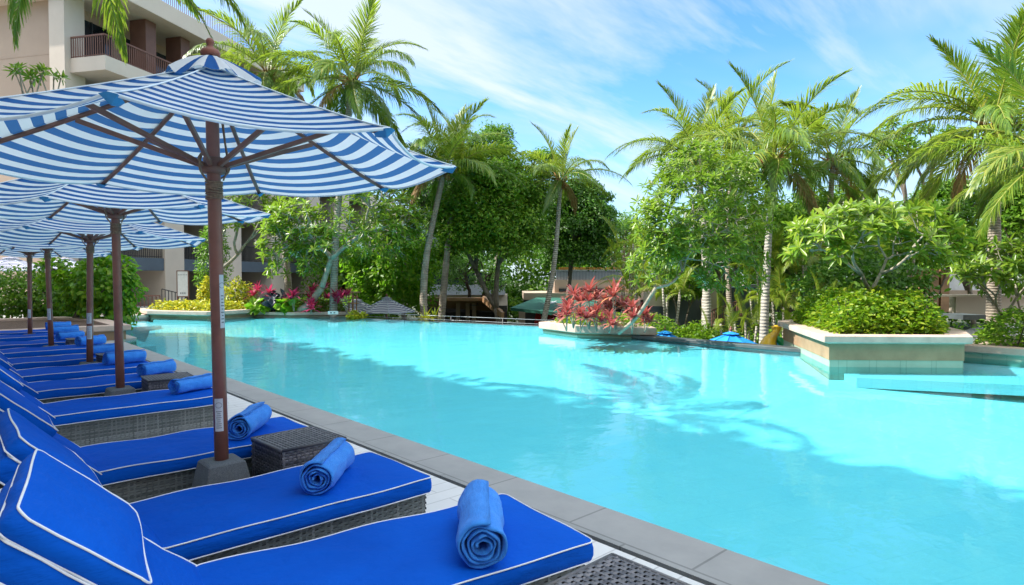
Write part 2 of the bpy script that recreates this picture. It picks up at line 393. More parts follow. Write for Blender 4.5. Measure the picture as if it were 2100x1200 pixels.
# the ground: one lower sheet to the horizon with the pool's hole left to the basin
sheet('ground', [(-400, -400), (700, -400), (700, 700), (-400, 700)], LOW, M['ground'])
# pool deck and upper terrace slabs
b = MB(); b.prism([(-22, -14), (2.91, -14), (2.91, 18.6), (-22, 18.6)], LOW+.01, 0)
tag(b.build('pool_deck', M['deck']), kind='structure')
b = MB(); b.prism([(2.91, -14), (2.95, -14), (2.95, 18.6), (2.91, 18.6)], LOW+.012, -.04)
tag(b.build('drain_slot', M['darkmetal']), kind='structure')
b = MB(); b.prism([(2.95, -14), (3.38, -14), (3.38, 18.6), (2.95, 18.6)], LOW+.014, .004)
tag(b.build('coping_strip', M['coping']), kind='structure')
b = MB(); b.prism([(-22, 18.6), (3.38, 18.6), (3.9, 19.2), (3.9, 28.6), (6.3, 28.6), (7.7, 26.2), (9.7, 26.7), (10.8, 25.45), (12.9, 24.1), (13.1, 24.6), (15, 34), (40, 64), (30, 90), (-22, 90)], LOW+.016, -.01)
tag(b.build('upper_terrace', M['terrace']), kind='structure')
b = MB(); b.prism([(15.8, -14), (60, -14), (60, 1.), (24, 4.6), (15.8, 4.2)], LOW+.018, -.01)
tag(b.build('side_terrace', M['terrace']), kind='structure')
# underwater ledges and steps, plus slopes added to catch light over dark walls
b = MB(); b.prism([(12.0, 3.94), (13.2, 1.8), (15.79, -3.2), (15.79, 4.2), (12.5, 4.4)], -.36, -.18)
b.prism([(12.7, 3.9), (13.9, 1.8), (15.79, -2.2), (15.79, 4.2), (13, 4.3)], FZ+.004, -.361)
b.prism([(3.62, 18.9), (4.3, 18.9), (4.3, 22), (3.905, 22), (3.905, 19.3)], FZ+.004, -.25)
b.prism([(3.95, 25.2), (6.0, 25.6), (6.2, 28.5), (3.95, 28.5)], FZ+.004, -.16)
T_ = [(13.9, 5.68), (13.97, 10.4), (15.2, 12.05), (15.08, 14.8), (12.58, 23.05), (12.75, 23.95), (10.8, 25.3), (9.7, 26.5), (7.7, 26), (6.3, 28)]
B2 = [(9., 4.), (8.6, 9.2), (8.4, 11.0), (8.4, 12.4), (6.8, 18.5), (6.7, 18.9), (6.5, 19.4), (6.3, 19.8), (5.4, 19.8), (4.2, 20.5)]
for T3, B3, zt3 in (([(15.4, 6.75), (12.16, 4.47), (13.86, 2.73), (15.79, 3.1)], [(13.2, 8.6), (8.6, 4.7), (11.2, -.3), (15.79, -3)], (-.1, -.3, -.36, -.36)),
                    ([(13.55, 13.3), (13.2, 11.6), (14.15, 9.75)], [(10.8, 14.4), (10.0, 11.6), (11.6, 7.4)], (-.1, -.1, -.1))):
    k3 = len(T3); b.add([(x, y, z) for (x, y), z in zip(T3, zt3)]+[(x, y, FZ-.006) for x, y in B3], [(i, k3+i, k3+1+i, i+1) for i in range(k3-1)])
b.add([(x, y, WZ-(.012 if i else .12)) for i, (x, y) in enumerate(T_)]+[(x, y, FZ-.006) for x, y in B2], [(i, 10+i, 11+i, i+1) for i in range(9)])
tag(b.build('pool_ledge_slope', M['floor']), kind='structure')

def planter(name, poly, zt, over, cap_h, label, soil_z=None, bandz=.07, curb=.3, group='stone planters round the pool'):
    root = empty(name, (poly[0][0], poly[0][1], 0), 0, label, 'planter', group)
    inv = Vector(root.location)
    P = [Vector((p[0], p[1])) for p in poly]
    n = len(P); ar = sum(P[i].x*P[(i+1) % n].y-P[(i+1) % n].x*P[i].y for i in range(n))
    if ar < 0: P = P[::-1]
    def off(d):
        out = []
        for i in range(n):
            a, q, c = P[i-1], P[i], P[(i+1) % n]
            e1 = (q-a).normalized(); e2 = (c-q).normalized(); n1 = Vector((e1.y, -e1.x)); n2 = Vector((e2.y, -e2.x))
            m = (n1+n2).normalized(); out.append(q+m*d/max(.35, m.dot(n1)))
        return out
    def loc(L): return [(p.x-inv.x, p.y-inv.y) for p in L]
    zc = zt-cap_h
    b = MB(); b.prism(loc(off(0)), bandz, zc); b.build('wall', M['body'], root)
    b = MB(); b.prism(loc(off(-.012)), FZ+.01, bandz); b.build('tile_band', M['poolwall'], root)
    o, i_ = loc(off(over)), loc(off(-curb)); b = MB(); vs = []
    for L, z in ((o, zc), (o, zt), (i_, zt), (i_, zc-.1)): vs += [(p[0], p[1], z) for p in L]
    fs = [(j*n+k, j*n+(k+1) % n, (j+1)*n+(k+1) % n, (j+1)*n+k) for j in range(3) for k in range(n)]
    fs += [(k, 3*n+k, 3*n+(k+1) % n, (k+1) % n) for k in range(n)]
    b.add(vs, fs); b.build('cap', M['cap'], root, bevel=.012)
    b = MB(); b.prism(loc(off(-curb+.01)), zc-.3, (soil_z if soil_z is not None else zt-.06)); b.build('soil', M['soil'], root)
    return root
planter('stone_planter', [(15.4, 6.75), (12.16, 4.47), (13.86, 2.73), (15.2, 3.1), (17.4, 4.2), (17.4, 6.75)], .53, .12, .125, 'large pink capped planter at right with hedge and frangipani, standing in the pool', bandz=.07)
planter('stone_planter', [(13.55, 13.3), (13.2, 11.6), (14.15, 9.75), (15.3, 10.9), (15.6, 13.6)], .25, .1, .19, 'low angular planter full of red cordylines at the pool\'s vanishing edge', bandz=-.02)
planter('stone_planter', [(6.3, 28.4), (7.7, 25.95), (9.8, 26.7), (10.2, 29.8), (6.2, 31)], .28, .16, .14, 'square cornered planter of yellow shrubs at the far left end of the pool', bandz=-.02)
planter('stone_planter', [(9.9, 26.55), (10.75, 25.4), (11.9, 24.6), (13.0, 23.95), (14.2, 28.), (10.4, 29.6)], .16, .06, .12, 'long low curved planter of pink cordylines along the far pool wall', bandz=-.02, curb=.22)
planter('stone_planter', [(3.55, 18.65), (3.55, 21.5), (2.8, 24), (-6, 24), (-6, 18.65)], .38, .1, .13, 'planter with leafy creeper tree at the end of the lounger row', bandz=.0)
planter('stone_planter', [(15.75, 3.2), (15.75, -9), (19, -9), (19, 2.6)], .2, .06, .14, 'low planter with dark shrubs at the right edge behind the shallow ledge', bandz=.05)
# weir coping at the vanishing edge
b = MB(); b.prism([(13.97, 5.6), (14.35, 5.7), (14.3, 10.4), (13.9, 10.3)], -.055, .03); b.prism([(14.07, 5.62), (14.33, 5.7), (14.28, 10.38), (14.0, 10.3)], LOW, -.055)
tag(b.build('weir_wall', M['slate'], bevel=.01), 'dark slate weir wall along the pool edge between the two right planters', 'pool edge')
b = MB(); b.prism([(15.11, 14.8), (15.5, 14.9), (12.95, 23.3), (12.61, 23.1)], LOW, WZ-.006)
tag(b.build('weir_wall', M['slate']), 'dark overflow wall of the vanishing edge under the cable fence', 'pool edge')
# steps at the far left
b = MB()
b.prism([(3.9, 28.6), (6.25, 28.62), (6.25, 29.4), (3.9, 29.4)], -.008, .1); b.prism([(3.9, 29.4), (6.2, 29.4), (6.2, 31), (3.9, 31)], -.007, .2)
tag(b.build('stone_steps', M['wall_light']), 'pale stone steps between the two left planters', 'steps')

# ------------------------------------------------------------------ wicker, cushions, loungers
def weave(b, o, ux, uz, W, H, px, pz, amp, nrm=None):
    o, ux, uz = Vector(o), Vector(ux), Vector(uz); nn = nrm or ux.cross(uz); nn = Vector(nn)
    nr = max(1, int(H/pz)); pz = H/nr; nc = max(2, int(W/px)); px = W/nc
    for j in range(nr):
        vs = []; w = pz*.47
        jit = random.uniform(-.0012, .0012)
        for i in range(nc*2+1):
            x = i*px/2; a = amp*math.cos(math.pi*(i/2+j))
            for k, (dz, dn) in enumerate(((-w, -amp*.55), (0, amp*.35), (w, -amp*.55))):
                vs.append(o+ux*x+uz*((j+.5)*pz+dz+jit)+nn*(a+dn))
        b.add(vs, [(3*i+k, 3*i+3+k, 3*i+4+k, 3*i+1+k) for i in range(nc*2) for k in (0, 1)])
    for i in range(nc):
        vs = []; w = px*.2; x = (i+.5)*px
        for j in range(nr*2+1):
            a = 0 if j % 2 else 0
            for dz in (-w, w): vs.append(o+ux*(x+dz)+uz*(j*pz/2)+nn*(amp*.15))
        b.add(vs, [(2*j, 2*j+1, 2*j+3, 2*j+2) for j in range(nr*2)])
def rrect(L, W, r, n=6):
    out = []
    for cx, cy, a0 in ((L/2-r, W/2-r, 0), (-L/2+r, W/2-r, 90), (-L/2+r, -W/2+r, 180), (L/2-r, -W/2+r, 270)):
        for k in range(n+1):
            a = R(a0+90*k/n); out.append((cx+r*math.cos(a), cy+r*math.sin(a)))
    # subdivide long straights
    res = []
    for i in range(len(out)):
        p, q = out[i], out[(i+1) % len(out)]; d = math.hypot(q[0]-p[0], q[1]-p[1]); m = max(1, int(d/.07))
        for k in range(m): res.append((p[0]+(q[0]-p[0])*k/m, p[1]+(q[1]-p[1])*k/m))
    return res
def cushion(L, W, T, r=.035, bulge=.012, side=.008, seed=0, xf=None):
    """returns (body MB, piping MB) with the slab's middle at x,y 0 and bottom at z 0"""
    rs = random.Random(seed); per = rrect(L, W, r); K = len(per)
    ph = [rs.uniform(0, 6.28) for _ in range(4)]
    wob = [.004*math.sin(5*p[0]/L*3.1+ph[0])+.003*math.sin(11*p[1]+9*p[0]+ph[1]) for p in per]
    crk = [.005*math.sin(37*p[0]+21*p[1]+ph[2])+.004*math.sin(71*p[0]-33*p[1]+ph[3]) for p in per]
    b = MB(); vs = []; rings = [(1-.25, 0, 0), (1, .0, 0), (1, T*.3, side), (1, T*.65, side), (1, T, 0)]
    for f, z, o in rings:
        for i, p in enumerate(per):
            l = math.hypot(*p); k = o+(crk[i] if o else 0)
            vs.append(((p[0]*f+p[0]/l*k), (p[1]*f+p[1]/l*k), z+(wob[i] if z > T*.9 else wob[i]*.4 if z else 0)))
    for f in (.985, .95, .88, .75, .55, .3, .1):
        for i, p in enumerate(per):
            x, y = p[0]*f, p[1]*f
            z = T+wob[i]*f+bulge*(1-f**6)+.0035*math.sin(9*x+ph[0])*math.sin(7*y+ph[1])
            vs.append((x, y, z))
    nr = len(vs)//K
    fs = [(j*K+i, j*K+(i+1) % K, (j+1)*K+(i+1) % K, (j+1)*K+i) for j in range(nr-1) for i in range(K)]
    fs += [tuple(range(K))[::-1], tuple((nr-1)*K+i for i in range(K))]
    pip = MB()
    t_ = [(p[0]*1.003, p[1]*1.003, T+wob[i]) for i, p in enumerate(per)]; u_ = [(p[0]*1.003, p[1]*1.003, .002+wob[i]*.4) for i, p in enumerate(per)]
    if xf: vs = [xf @ Vector(v) for v in vs]; t_ = [xf @ Vector(v) for v in t_]; u_ = [xf @ Vector(v) for v in u_]
    b.add(vs, fs); pip.ring(t_, .0037, 6); pip.ring(u_, .0033, 6)
    return b, pip

SL, BL, CW = 1.45, .77, .74      # seat length, backrest length, cushion width
def make_lounger(seed):
    root = empty('sun_lounger')
    b = MB()
    b.box((.335, 0, .165), (2.13, .655, .29))
    b.build('frame', M['backing'], root)
    w = MB(); hh = .30
    weave(w, (-.74, -.335, .012), (1, 0, 0), (0, 0, 1), 2.15, hh, .034, .0165, .0032)
    weave(w, (1.41, .335, .012), (-1, 0, 0), (0, 0, 1), 2.15, hh, .034, .0165, .0032)
    weave(w, (1.415, -.335, .012), (0, 1, 0), (0, 0, 1), .67, hh, .034, .0165, .0032)
    weave(w, (-.745, .335, .012), (0, -1, 0), (0, 0, 1), .67, hh, .034, .0165, .0032)
    weave(w, (-.74, -.335, .313), (1, 0, 0), (0, 1, 0), .72, .67, .034, .03, .0032)
    w.tube([(-.74, -.335, .312), (1.41, -.335, .312), (1.41, .335, .312), (-.74, .335, .312), (-.74, -.335, .312)], .009, 6)
    w.build('wicker_panel', M['wicker'], root, smooth=True)
    c, p = cushion(SL, CW, .088, seed=seed, xf=Matrix.Translation((SL/2-.01, 0, .322)))
    o = c.build('seat_cushion', M['blue'], root, smooth=True); p.build('piping', M['piping'], o, smooth=True)
    ang = R(44.5)
    bx = Matrix.Translation((-.03, 0, .315)) @ Matrix.Rotation(ang, 4, 'Y') @ Matrix.Translation((-BL/2, 0, .0))
    c, p = cushion(BL, CW, .088, seed=seed+5, xf=bx)
    o = c.build('back_cushion', M['blue'], root, smooth=True); p.build('piping', M['piping'], o, smooth=True)
    px = Matrix.Translation((-.03, 0, .315)) @ Matrix.Rotation(ang, 4, 'Y') @ Matrix.Translation((-BL+.185, 0, .09))
    c, p = cushion(.41, CW-.01, .065, r=.04, bulge=.014, side=.008, seed=seed+9, xf=px)
    o = c.build('head_pillow', M['blue'], root, smooth=True); p.build('piping', M['piping'], o, smooth=True)
    bf = MB(); m3 = (Matrix.Rotation(ang, 4, 'Y')).to_3x3()
    bf.box(bx @ Vector((0, 0, -.03)), (BL-.05, .64, .04), mat=m3)
    bf.bar((-.38, -.25, .1), (-.42, -.25, .70), .025); bf.bar((-.38, .25, .1), (-.42, .25, .70), .025)
    bf.build('backrest_frame', M['backing'], root)
    return root
protos = [make_lounger(3), make_lounger(31)]
LY = [2.38, 3.4, 4.86, 6.96, 8.48, 9.86, 11.32, 12.98, 14.42, 16.14, 17.54]
LL = ['sun lounger nearest the camera, cut by the bottom edge of the picture',
      'second sun lounger from the camera, in front of the nearest parasol base',
      'third sun lounger, just behind the nearest parasol base and beside the wicker table',
      'fourth sun lounger, whose full wicker side shows behind the nearest parasol pole',
      'fifth sun lounger, directly behind the second parasol pole and its wicker table',
      'sixth sun lounger from the camera, with a large towel right of the second pole',
      'seventh sun lounger, behind the third parasol base',
      'eighth sun lounger, in front of the fourth parasol pole',
      'ninth sun lounger, directly behind the fourth parasol pole',
      'tenth sun lounger, one before the last of the row',
      'last sun lounger of the row, against the creeper planter']
loungers = []
for i, y in enumerate(LY):
    o = protos[i] if i < 2 else copy_tree(protos[i % 2])
    o.location = (.71-(.0 if i else .02)+random.uniform(-.015, .015), y, 0); o.rotation_euler.z = R(-8.5 if i == 0 else random.uniform(-.8, .8))
    o.scale.x = 1.06 if i == 0 else 1.
    tag(o, LL[i], 'sun lounger', 'blue cushioned wicker sun loungers in a row'); loungers.append(o)

# ------------------------------------------------------------------ rolled towels
def towel(seed, L=.46, r1=.086, turns=4.3):
    rs = random.Random(seed); b = MB(); ns = int(turns*26); th = .0125; nl = 14
    ph = [rs.uniform(0, 6.28) for _ in range(6)]
    r0 = r1-turns*.0158
    vs = []
    for i in range(ns+1):
        a = 2*math.pi*turns*i/ns; r = r0+(r1-r0)*i/ns
        wob = .0022*math.sin(2.3*a+ph[0])+.0016*math.sin(5.1*a+ph[1])
        e0 = .006*math.sin(1.7*a+ph[2])+.004*math.sin(4.3*a+ph[4]); e1 = .006*math.sin(1.9*a+ph[3])+.01*(i/ns-.5)
        for j in range(nl+1):
            u = j/nl; x = (-L/2+e0)*(1-u)+(L/2+e1)*u
            k = 1-.05*math.sin(math.pi*u)+.03*math.sin(7*u+ph[5])
            lump = .0035*math.sin(11*u+3*a+ph[1])+.0022*math.sin(23*u+a+ph[2])+.0018*math.sin(41*u-2*a)
            edge = .003 if j in (0, nl) else 0
            for q in (-1, 1):
                rr = (r+q*(th/2-edge)+wob+(lump if i > ns*.72 else 0))*k
                y, z = rr*math.cos(a)*1.05, rr*math.sin(a)*.97
                z = max(z, -r1*.90); vs.append((x, y, z+r1*.90))
    row = (nl+1)*2; fs = []
    for i in range(ns):
        o = i*row
        for j in range(nl):
            fs.append((o+2*j+1, o+2*j+3, o+row+2*j+3, o+row+2*j+1)); fs.append((o+2*j, o+row+2*j, o+row+2*j+2, o+2*j+2))
        fs.append((o, o+1, o+row+1, o+row)); fs.append((o+2*nl, o+row+2*nl, o+row+2*nl+1, o+2*nl+1))
    e = ns*row
    for j in range(nl): fs.append((e+2*j, e+2*j+2, e+2*j+3, e+2*j+1)); fs.append((2*j, 2*j+1, 2*j+3, 2*j+2))
    b.add(vs, fs); return b
tb = [towel(1), towel(5), towel(9)]
TW = [((990, 1160), (985, 1010), 'nearest camera, on the first lounger, its spiral end facing the viewer'),
      ((650, 1014), (715, 940), 'on the second lounger, right of the granite parasol base'),
      ((490, 902), (545, 862), 'ruffled, on the third lounger behind the wicker table'),
      ((370, 805), (405, 785), 'on the fourth lounger, left of the nearest parasol pole'),
      ((300, 768), (330, 752), 'on the fifth lounger, behind the second wicker table'),
      ((236, 748), (296, 730), 'big and long, on the sixth lounger beside the second pole'),
      ((208, 728), (232, 715), 'on the seventh lounger, behind the third wicker table'),
      ((170, 710), (222, 700), 'on the eighth lounger, right of the third pole'),
      ((140, 700), (176, 688), 'on the ninth lounger, by the farthest wicker table'),
      ((125, 684), (158, 675), 'on the tenth lounger, right of the fourth pole'),
      ((108, 674), (155, 666), 'on the last lounger below the creeper')]
tprotos = []
for i, (a, c, d) in enumerate(TW):
    A, C = onz(*a, .425), onz(*c, .425); dv = (C-A); mid = A+dv.normalized()*.24; rz = math.atan2(dv.y, dv.x)
    if i >= 3: mid = Vector((min(max(mid.x, 1.6), 2.0), LY[i]+.02, 0)); rz = R(random.uniform(0, 30))
    if i < 3:
        o = tb[i].build('rolled_towel', M['towel'], smooth=True); tprotos.append(o)
    else:
        o = tprotos[i % 3].copy(); COL.objects.link(o)
    o.location = (mid.x, mid.y, .424); o.rotation_euler = (0, 0, rz)
    sc = (1.16, 1.1, 1.1, .95, .95, 1.05, .95, 1., .95, 1., 1.)[i]; o.scale = (sc, sc, sc)
    tag(o, 'blue rolled towel '+d, 'towel', 'rolled blue towels on the loungers')

# ------------------------------------------------------------------ wicker side tables
def make_table():
    root = empty('wicker_table'); s = .46; h = .49
    b = MB(); b.box((0, 0, h/2), (s-.02, s-.02, h-.02)); b.build('frame', M['backing'], root)
    w = MB(); q = s/2
    for (o, ux) in (((-q, -q, .01), (1, 0, 0)), ((q, -q, .01), (0, 1, 0)), ((q, q, .01), (-1, 0, 0)), ((-q, q, .01), (0, -1, 0))):
        weave(w, o, ux, (0, 0, 1), s, h-.02, .028, .0185, .0042)
    w.build('wicker_side', M['wicker_dark'], root, smooth=True)
    w = MB(); weave(w, (-q, -q, h), (1, 0, 0), (0, 1, 0), s, s, .028, .0185, .0042)
    for (a, c) in (((-q, -q, h-.004), (q, -q, h-.004)), ((q, -q, h-.004), (q, q, h-.004)), ((q, q, h-.004), (-q, q, h-.004)), ((-q, q, h-.004), (-q, -q, h-.004))):
        w.tube([a, c], .01, 6)
    w.build('wicker_top', M['wicker_dark'], root, smooth=True)
    return root
t0 = make_table()
TB = [(1.74, 1.31, 0, 'dark wicker side table cut by the bottom edge beside the pool coping'),
      (1.82, 4.16, 3, 'dark wicker side table right of the nearest parasol base'),
      (1.88, 7.74, -4, 'dark wicker side table right of the second parasol pole'),
      (1.92, 10.58, 5, 'dark wicker side table right of the third parasol pole'),
      (1.92, 13.68, 0, 'small far wicker side table right of the fourth parasol pole')]
for i, (x, y, a, l) in enumerate(TB):
    o = t0 if i == 0 else copy_tree(t0); o.location = (x, y, 0); o.rotation_euler.z = R(a)
    tag(o, l, 'side table', 'wicker side tables between the loungers')

# ------------------------------------------------------------------ parasols
def canopy_mesh(Rr, rise, nseg=8, rot=0, sag=.075, pull=.035, nt_=22, nu=8, t0_=.03, prof=1.12):
    b = MB()
    for k in range(nseg):
        a0, a1 = rot+2*math.pi*k/nseg, rot+2*math.pi*(k+1)/nseg; vs = []
        for i in range(nt_+1):
            t = t0_+(1-t0_)*i/nt_; z = rise*(1-t)**prof
            for j in range(nu+1):
                u = j/nu; s = 4*u*(1-u)
                x = Rr*t*(math.cos(a0)*(1-u)+math.cos(a1)*u); y = Rr*t*(math.sin(a0)*(1-u)+math.sin(a1)*u)
                f = 1-pull*t*t*s; zz = z-sag*s*t*(1.15-.35*t)
                vs.append((x*f, y*f, zz))
        fs = []; uvs = []
        for i in range(nt_):
            for j in range(nu):
                fs.append((i*(nu+1)+j, (i+1)*(nu+1)+j, (i+1)*(nu+1)+j+1, i*(nu+1)+j+1))
                v0, v1 = i/nt_, (i+1)/nt_; uvs.append([(j/nu, v0), (j/nu, v1), ((j+1)/nu, v1), ((j+1)/nu, v0)])
        b.add(vs, fs, uvs)
    return b
def rim(Rr, nseg, rot, sag=.075, pull=.035, nu=8):
    out = []
    for k in range(nseg):
        a0, a1 = rot+2*math.pi*k/nseg, rot+2*math.pi*(k+1)/nseg
        for j in range(nu):
            u = j/nu; s = 4*u*(1-u); f = 1-pull*s
            out.append((Rr*f*(math.cos(a0)*(1-u)+math.cos(a1)*u), Rr*f*(math.sin(a0)*(1-u)+math.sin(a1)*u), -sag*s*.8))
    return out
def ell(a, r, z): return (r*math.cos(a), r*math.sin(a), z)
def make_parasol(seed):
    """canopy rim height 0 at local z = RZ"""
    RZ = 2.34; Rr = 1.54; rise = .60; rot = R(-31)
    rs = random.Random(seed)
    root = empty('parasol')
    b = MB()
    b.lathe([(.043, .3), (.041, 1.2), (.041, 2.1), (.038, 2.9), (.02, 3.0)], n=18); b.build('pole', M['pole'], root, smooth=True)
    b = MB(); hb = .43
    vs = []
    for s, z in ((.185, 0), (.185, .06), (.115, hb-.015), (.10, hb)):
        vs += [(s, s, z), (-s, s, z), (-s, -s, z), (s, -s, z)]
    b.add(vs, [(4*i+k, 4*i+(k+1) % 4, 4*i+4+(k+1) % 4, 4*i+4+k) for i in range(3) for k in range(4)]+[(3, 2, 1, 0), (12, 13, 14, 15)])
    b.build('base', M['stone'], root, bevel=.012)
    cb = canopy_mesh(Rr, rise, rot=rot); c = cb.build('canopy', M['canopy'], root, smooth=True, loc=(0, 0, RZ))
    hm = MB(); hm.ring(rim(Rr, 8, rot), .008, 6); hm.build('hem', M['hem'], c, smooth=True)
    for k in range(8):      # seams along the ribs
        a = rot+k*math.pi/4
        pts = [(Rr*t*math.cos(a), Rr*t*math.sin(a), rise*(1-t)**1.12+.004) for t in [i/14 for i in range(1, 15)]]
        s_ = MB(); s_.tube(pts, .005, 5); s_.build('seam', M['hem'], c, smooth=True)
    for k in range(8):      # corner pockets
        a = rot+k*math.pi/4; p = MB(); m = Matrix.Rotation(a, 4, 'Z')
        vs = [m @ Vector(v) for v in ((Rr+.004, -.035, -.004), (Rr+.012, 0, .002), (Rr+.004, .035, -.004), (Rr-.08, .03, -.018), (Rr-.10, 0, -.03), (Rr-.08, -.03, -.018), (Rr-.02, 0, -.045))]
        p.add(vs, [(0, 1, 6), (1, 2, 6), (2, 3, 6), (3, 4, 6), (4, 5, 6), (5, 0, 6), (5, 4, 3, 2, 1, 0)]); p.build('corner_pocket', M['pocket'], c)
    # vent cap: wide radial stripes, loose and ruffled
    v = MB(); nn = 64; vs = []
    for i in range(6):
        t = i/5
        for k in range(nn):
            a = 2*math.pi*k/nn; w = math.cos(4*(a-rot)); r = (.04+.25*t)*(1+.05*w*t+.04*math.sin(7*a+1)*t)
            z = RZ+rise+.055-.16*t**1.3+.022*t*math.sin(9*a+seed)+.018*t*math.sin(5*a+2*seed)
            vs.append((r*math.cos(a), r*math.sin(a), z))
    fs = []; uvs = []
    for i in range(5):
        for k in range(nn):
            fs.append((i*nn+k, (i+1)*nn+k, (i+1)*nn+(k+1) % nn, i*nn+(k+1) % nn)); q0, q1 = k/nn*11, (k+1)/nn*11
            uvs.append([(0, q0), (0, q0), (0, q1), (0, q1)])
    v.add(vs, fs, uvs); v.build('vent_cap', M['vent'], root, smooth=True)
    f = MB(); f.lathe([(.012, 0), (.055, .005), (.06, .03), (.05, .05), (.028, .06), (.018, .075), (.024, .09), (.026, .105), (.016, .12), (.004, .125)], (0, 0, RZ+rise+.05), 16)
    f.build('finial', M['finial'], root, smooth=True)
    hub = MB(); hub.lathe([(.045, -.05), (.075, -.045), (.08, -.01), (.062, .0), (.06, .05), (.05, .055)], (0, 0, RZ-.03), 16); hub.build('runner_hub', M['rib'], root, smooth=True)
    hub = MB(); hub.lathe([(.045, -.03), (.07, -.02), (.07, .03), (.045, .04)], (0, 0, RZ+rise-.09), 12); hub.build('top_hub', M['rib'], root, smooth=True)
    for k in range(8):
        a = rot+k*math.pi/4
        r_ = MB(); r_.tube([ell(a, Rr*t, RZ+rise*(1-t)**1.12-.028) for t in (.04, .2, .4, .6, .8, .985)], .0145, 8); r_.build('rib', M['rib'], root, smooth=True)
        s_ = MB(); p0 = ell(a, .065, RZ-.03); tt = .50; p1 = ell(a, Rr*tt, RZ+rise*(1-tt)**1.12-.045)
        s_.bar(p0, p1, .024, .03); s_.build('strut', M['rib'], root, bevel=.004)
    rp = MB()
    for k in range(9): rp.ring([(.047*math.cos(q*math.pi/8)+.002*rs.uniform(-1, 1), .047*math.sin(q*math.pi/8), RZ-.13-.013*k+.004*math.sin(q*math.pi/8+k)) for q in range(16)], .0065, 6)
    rp.tube(smoothpath([(.05, -.02, RZ-.12), (.075, -.05, RZ-.02), (.06, -.04, RZ+.14), (.045, -.02, RZ+.45)], 14), .0055, 6)
    rp.tube(smoothpath([(-.05, -.03, RZ-.13), (-.1, -.06, RZ-.06), (-.09, -.07, RZ+.02), (-.06, -.045, RZ+.06), (-.11, -.08, RZ+.0), (-.08, -.05, RZ-.04)], 26), .0065, 6)
    rp.tube(smoothpath([(.03, .05, RZ-.12), (.1, .02, RZ-.05), (.085, .01, RZ+.05), (.05, .04, RZ+.45)], 16), .0055, 6)
    rp.build('rope', M['rope'], root, smooth=True)
    return root
def pole_label(parent, z0, z1, a0, a1, lines=True):
    b = MB(); r = .0428; n = 8; vs = []
    for i in range(n+1):
        a = R(a0+(a1-a0)*i/n)
        for z in (z0, z1): vs.append((r*math.cos(a), r*math.sin(a), z))
    b.add(vs, [(2*i, 2*i+2, 2*i+3, 2*i+1) for i in range(n)]); o = b.build('label_sticker', M['label'], parent, smooth=True)
    if lines:
        t = MB(); r = .0436; h = z1-z0
        am = (a0+a1)/2
        for k in range(9):     # the printed lines and the round mark
            z = z0+h*(.10+.062*k); w = (a1-a0)*random.uniform(.18, .34)
            vs = []
            for i in range(5):
                a = R(am-w+2*w*i/4)
                for dz in (0, h*.018): vs.append((r*math.cos(a), r*math.sin(a), z+dz))
            t.add(vs, [(2*i, 2*i+2, 2*i+3, 2*i+1) for i in range(4)])
        pts = [(r*math.cos(R(am)+.45*math.cos(q)), r*math.sin(R(am)+.45*math.cos(q)), z0+h*.80+.017*math.sin(q)) for q in [i*math.pi/8 for i in range(16)]]
        t.ring(pts, .0012, 4)
        t.build('printed_text', M['ink'], o)
pp = make_parasol(2)
PP = [(1.33, 4.2, 1.0, 0, 'nearest blue and white striped parasol, its canopy filling the upper left'),
      (1.42, 7.75, .985, 2, 'second striped parasol from the camera, directly behind the nearest one'),
      (1.56, 10.6, .93, -2, 'third striped parasol from the camera, with two stickers on its pole'),
      (1.46, 13.7, .92, 1, 'fourth striped parasol, partly hidden below the third canopy'),
      (1.42, 16.85, .92, 3, 'fifth and farthest striped parasol of the lounger row')]
STK = [[(.62, .83, -155, -85), (1.28, 1.62, -88, -40)], [], [(1.02, 1.18, -160, -70), (.78, .98, -150, -60)], [(.93, 1.15, -160, -80)], [(.8, 1.0, -160, -80)]]
parasols = []
for i, (x, y, sc, rz, l) in enumerate(PP):
    o = pp if i == 0 else copy_tree(pp)
    o.location = (x, y, 0); o.scale = (1, 1, sc); o.rotation_euler = (R((0, 1.1, -1.3, .8, -1)[i]), R((0, -.9, 1., -1.2, .6)[i]), R(rz))
    if i == 0: o.rotation_euler = (0, R(-.9), 0)
    tag(o, l, 'parasol', 'striped parasols between the loungers'); parasols.append(o)
for i, o in enumerate(parasols):
    pole = [c for c in o.children if c.name.startswith('pole')][0]
    for (z0, z1, a0, a1) in STK[i]: pole_label(pole, z0, z1, a0, a1)
def small_parasol(x, y, z, Rr, rise, h, mat, label, group=None, hemm=None, nseg=8, rot=.3):
    root = empty('parasol', (x, y, z), 0, label, 'parasol', group)
    b = MB(); b.lathe([(.035, 0), (.035, h+rise+.05)], n=10); b.build('pole', M['pole'], root, smooth=True)
    c = canopy_mesh(Rr, rise, nseg, rot, .04, .03, 12, 4, prof=1.05); c.build('canopy', mat, root, smooth=True, loc=(0, 0, h))
    hm = MB()
    for k in range(nseg):
        a = rot+2*math.pi*k/nseg; hm.tube([(Rr*t*math.cos(a), Rr*t*math.sin(a), h+rise*(1-t)**1.05+.006) for t in (.05, .3, .6, .99)], .006, 5)
    hm.ring([(p[0], p[1], p[2]+h) for p in rim(Rr, nseg, rot, .04, .03, 4)], .01, 5); hm.build('seam', hemm or M['hem'], root, smooth=True)
    v = canopy_mesh(Rr*.2, rise*.16, nseg, rot, .01, .0, 3, 2); v.build('vent_cap', mat, root, smooth=True, loc=(0, 0, h+rise*.93))
    f = MB(); f.lathe([(.02, 0), (.05, .01), (.05, .04), (.02, .06), (.025, .09), (.005, .12)], (0, 0, h+rise+.06), 10); f.build('finial', M['finial'], root, smooth=True)
    return root
p = at(793, 610, 27.3); small_parasol(p.x, p.y, LOW, 1.25, .62, p.z-.62-LOW, M['canopy_far'], 'navy and white striped parasol beyond the vanishing edge, in front of the bright green creeper', 'striped parasols on the lower terrace')
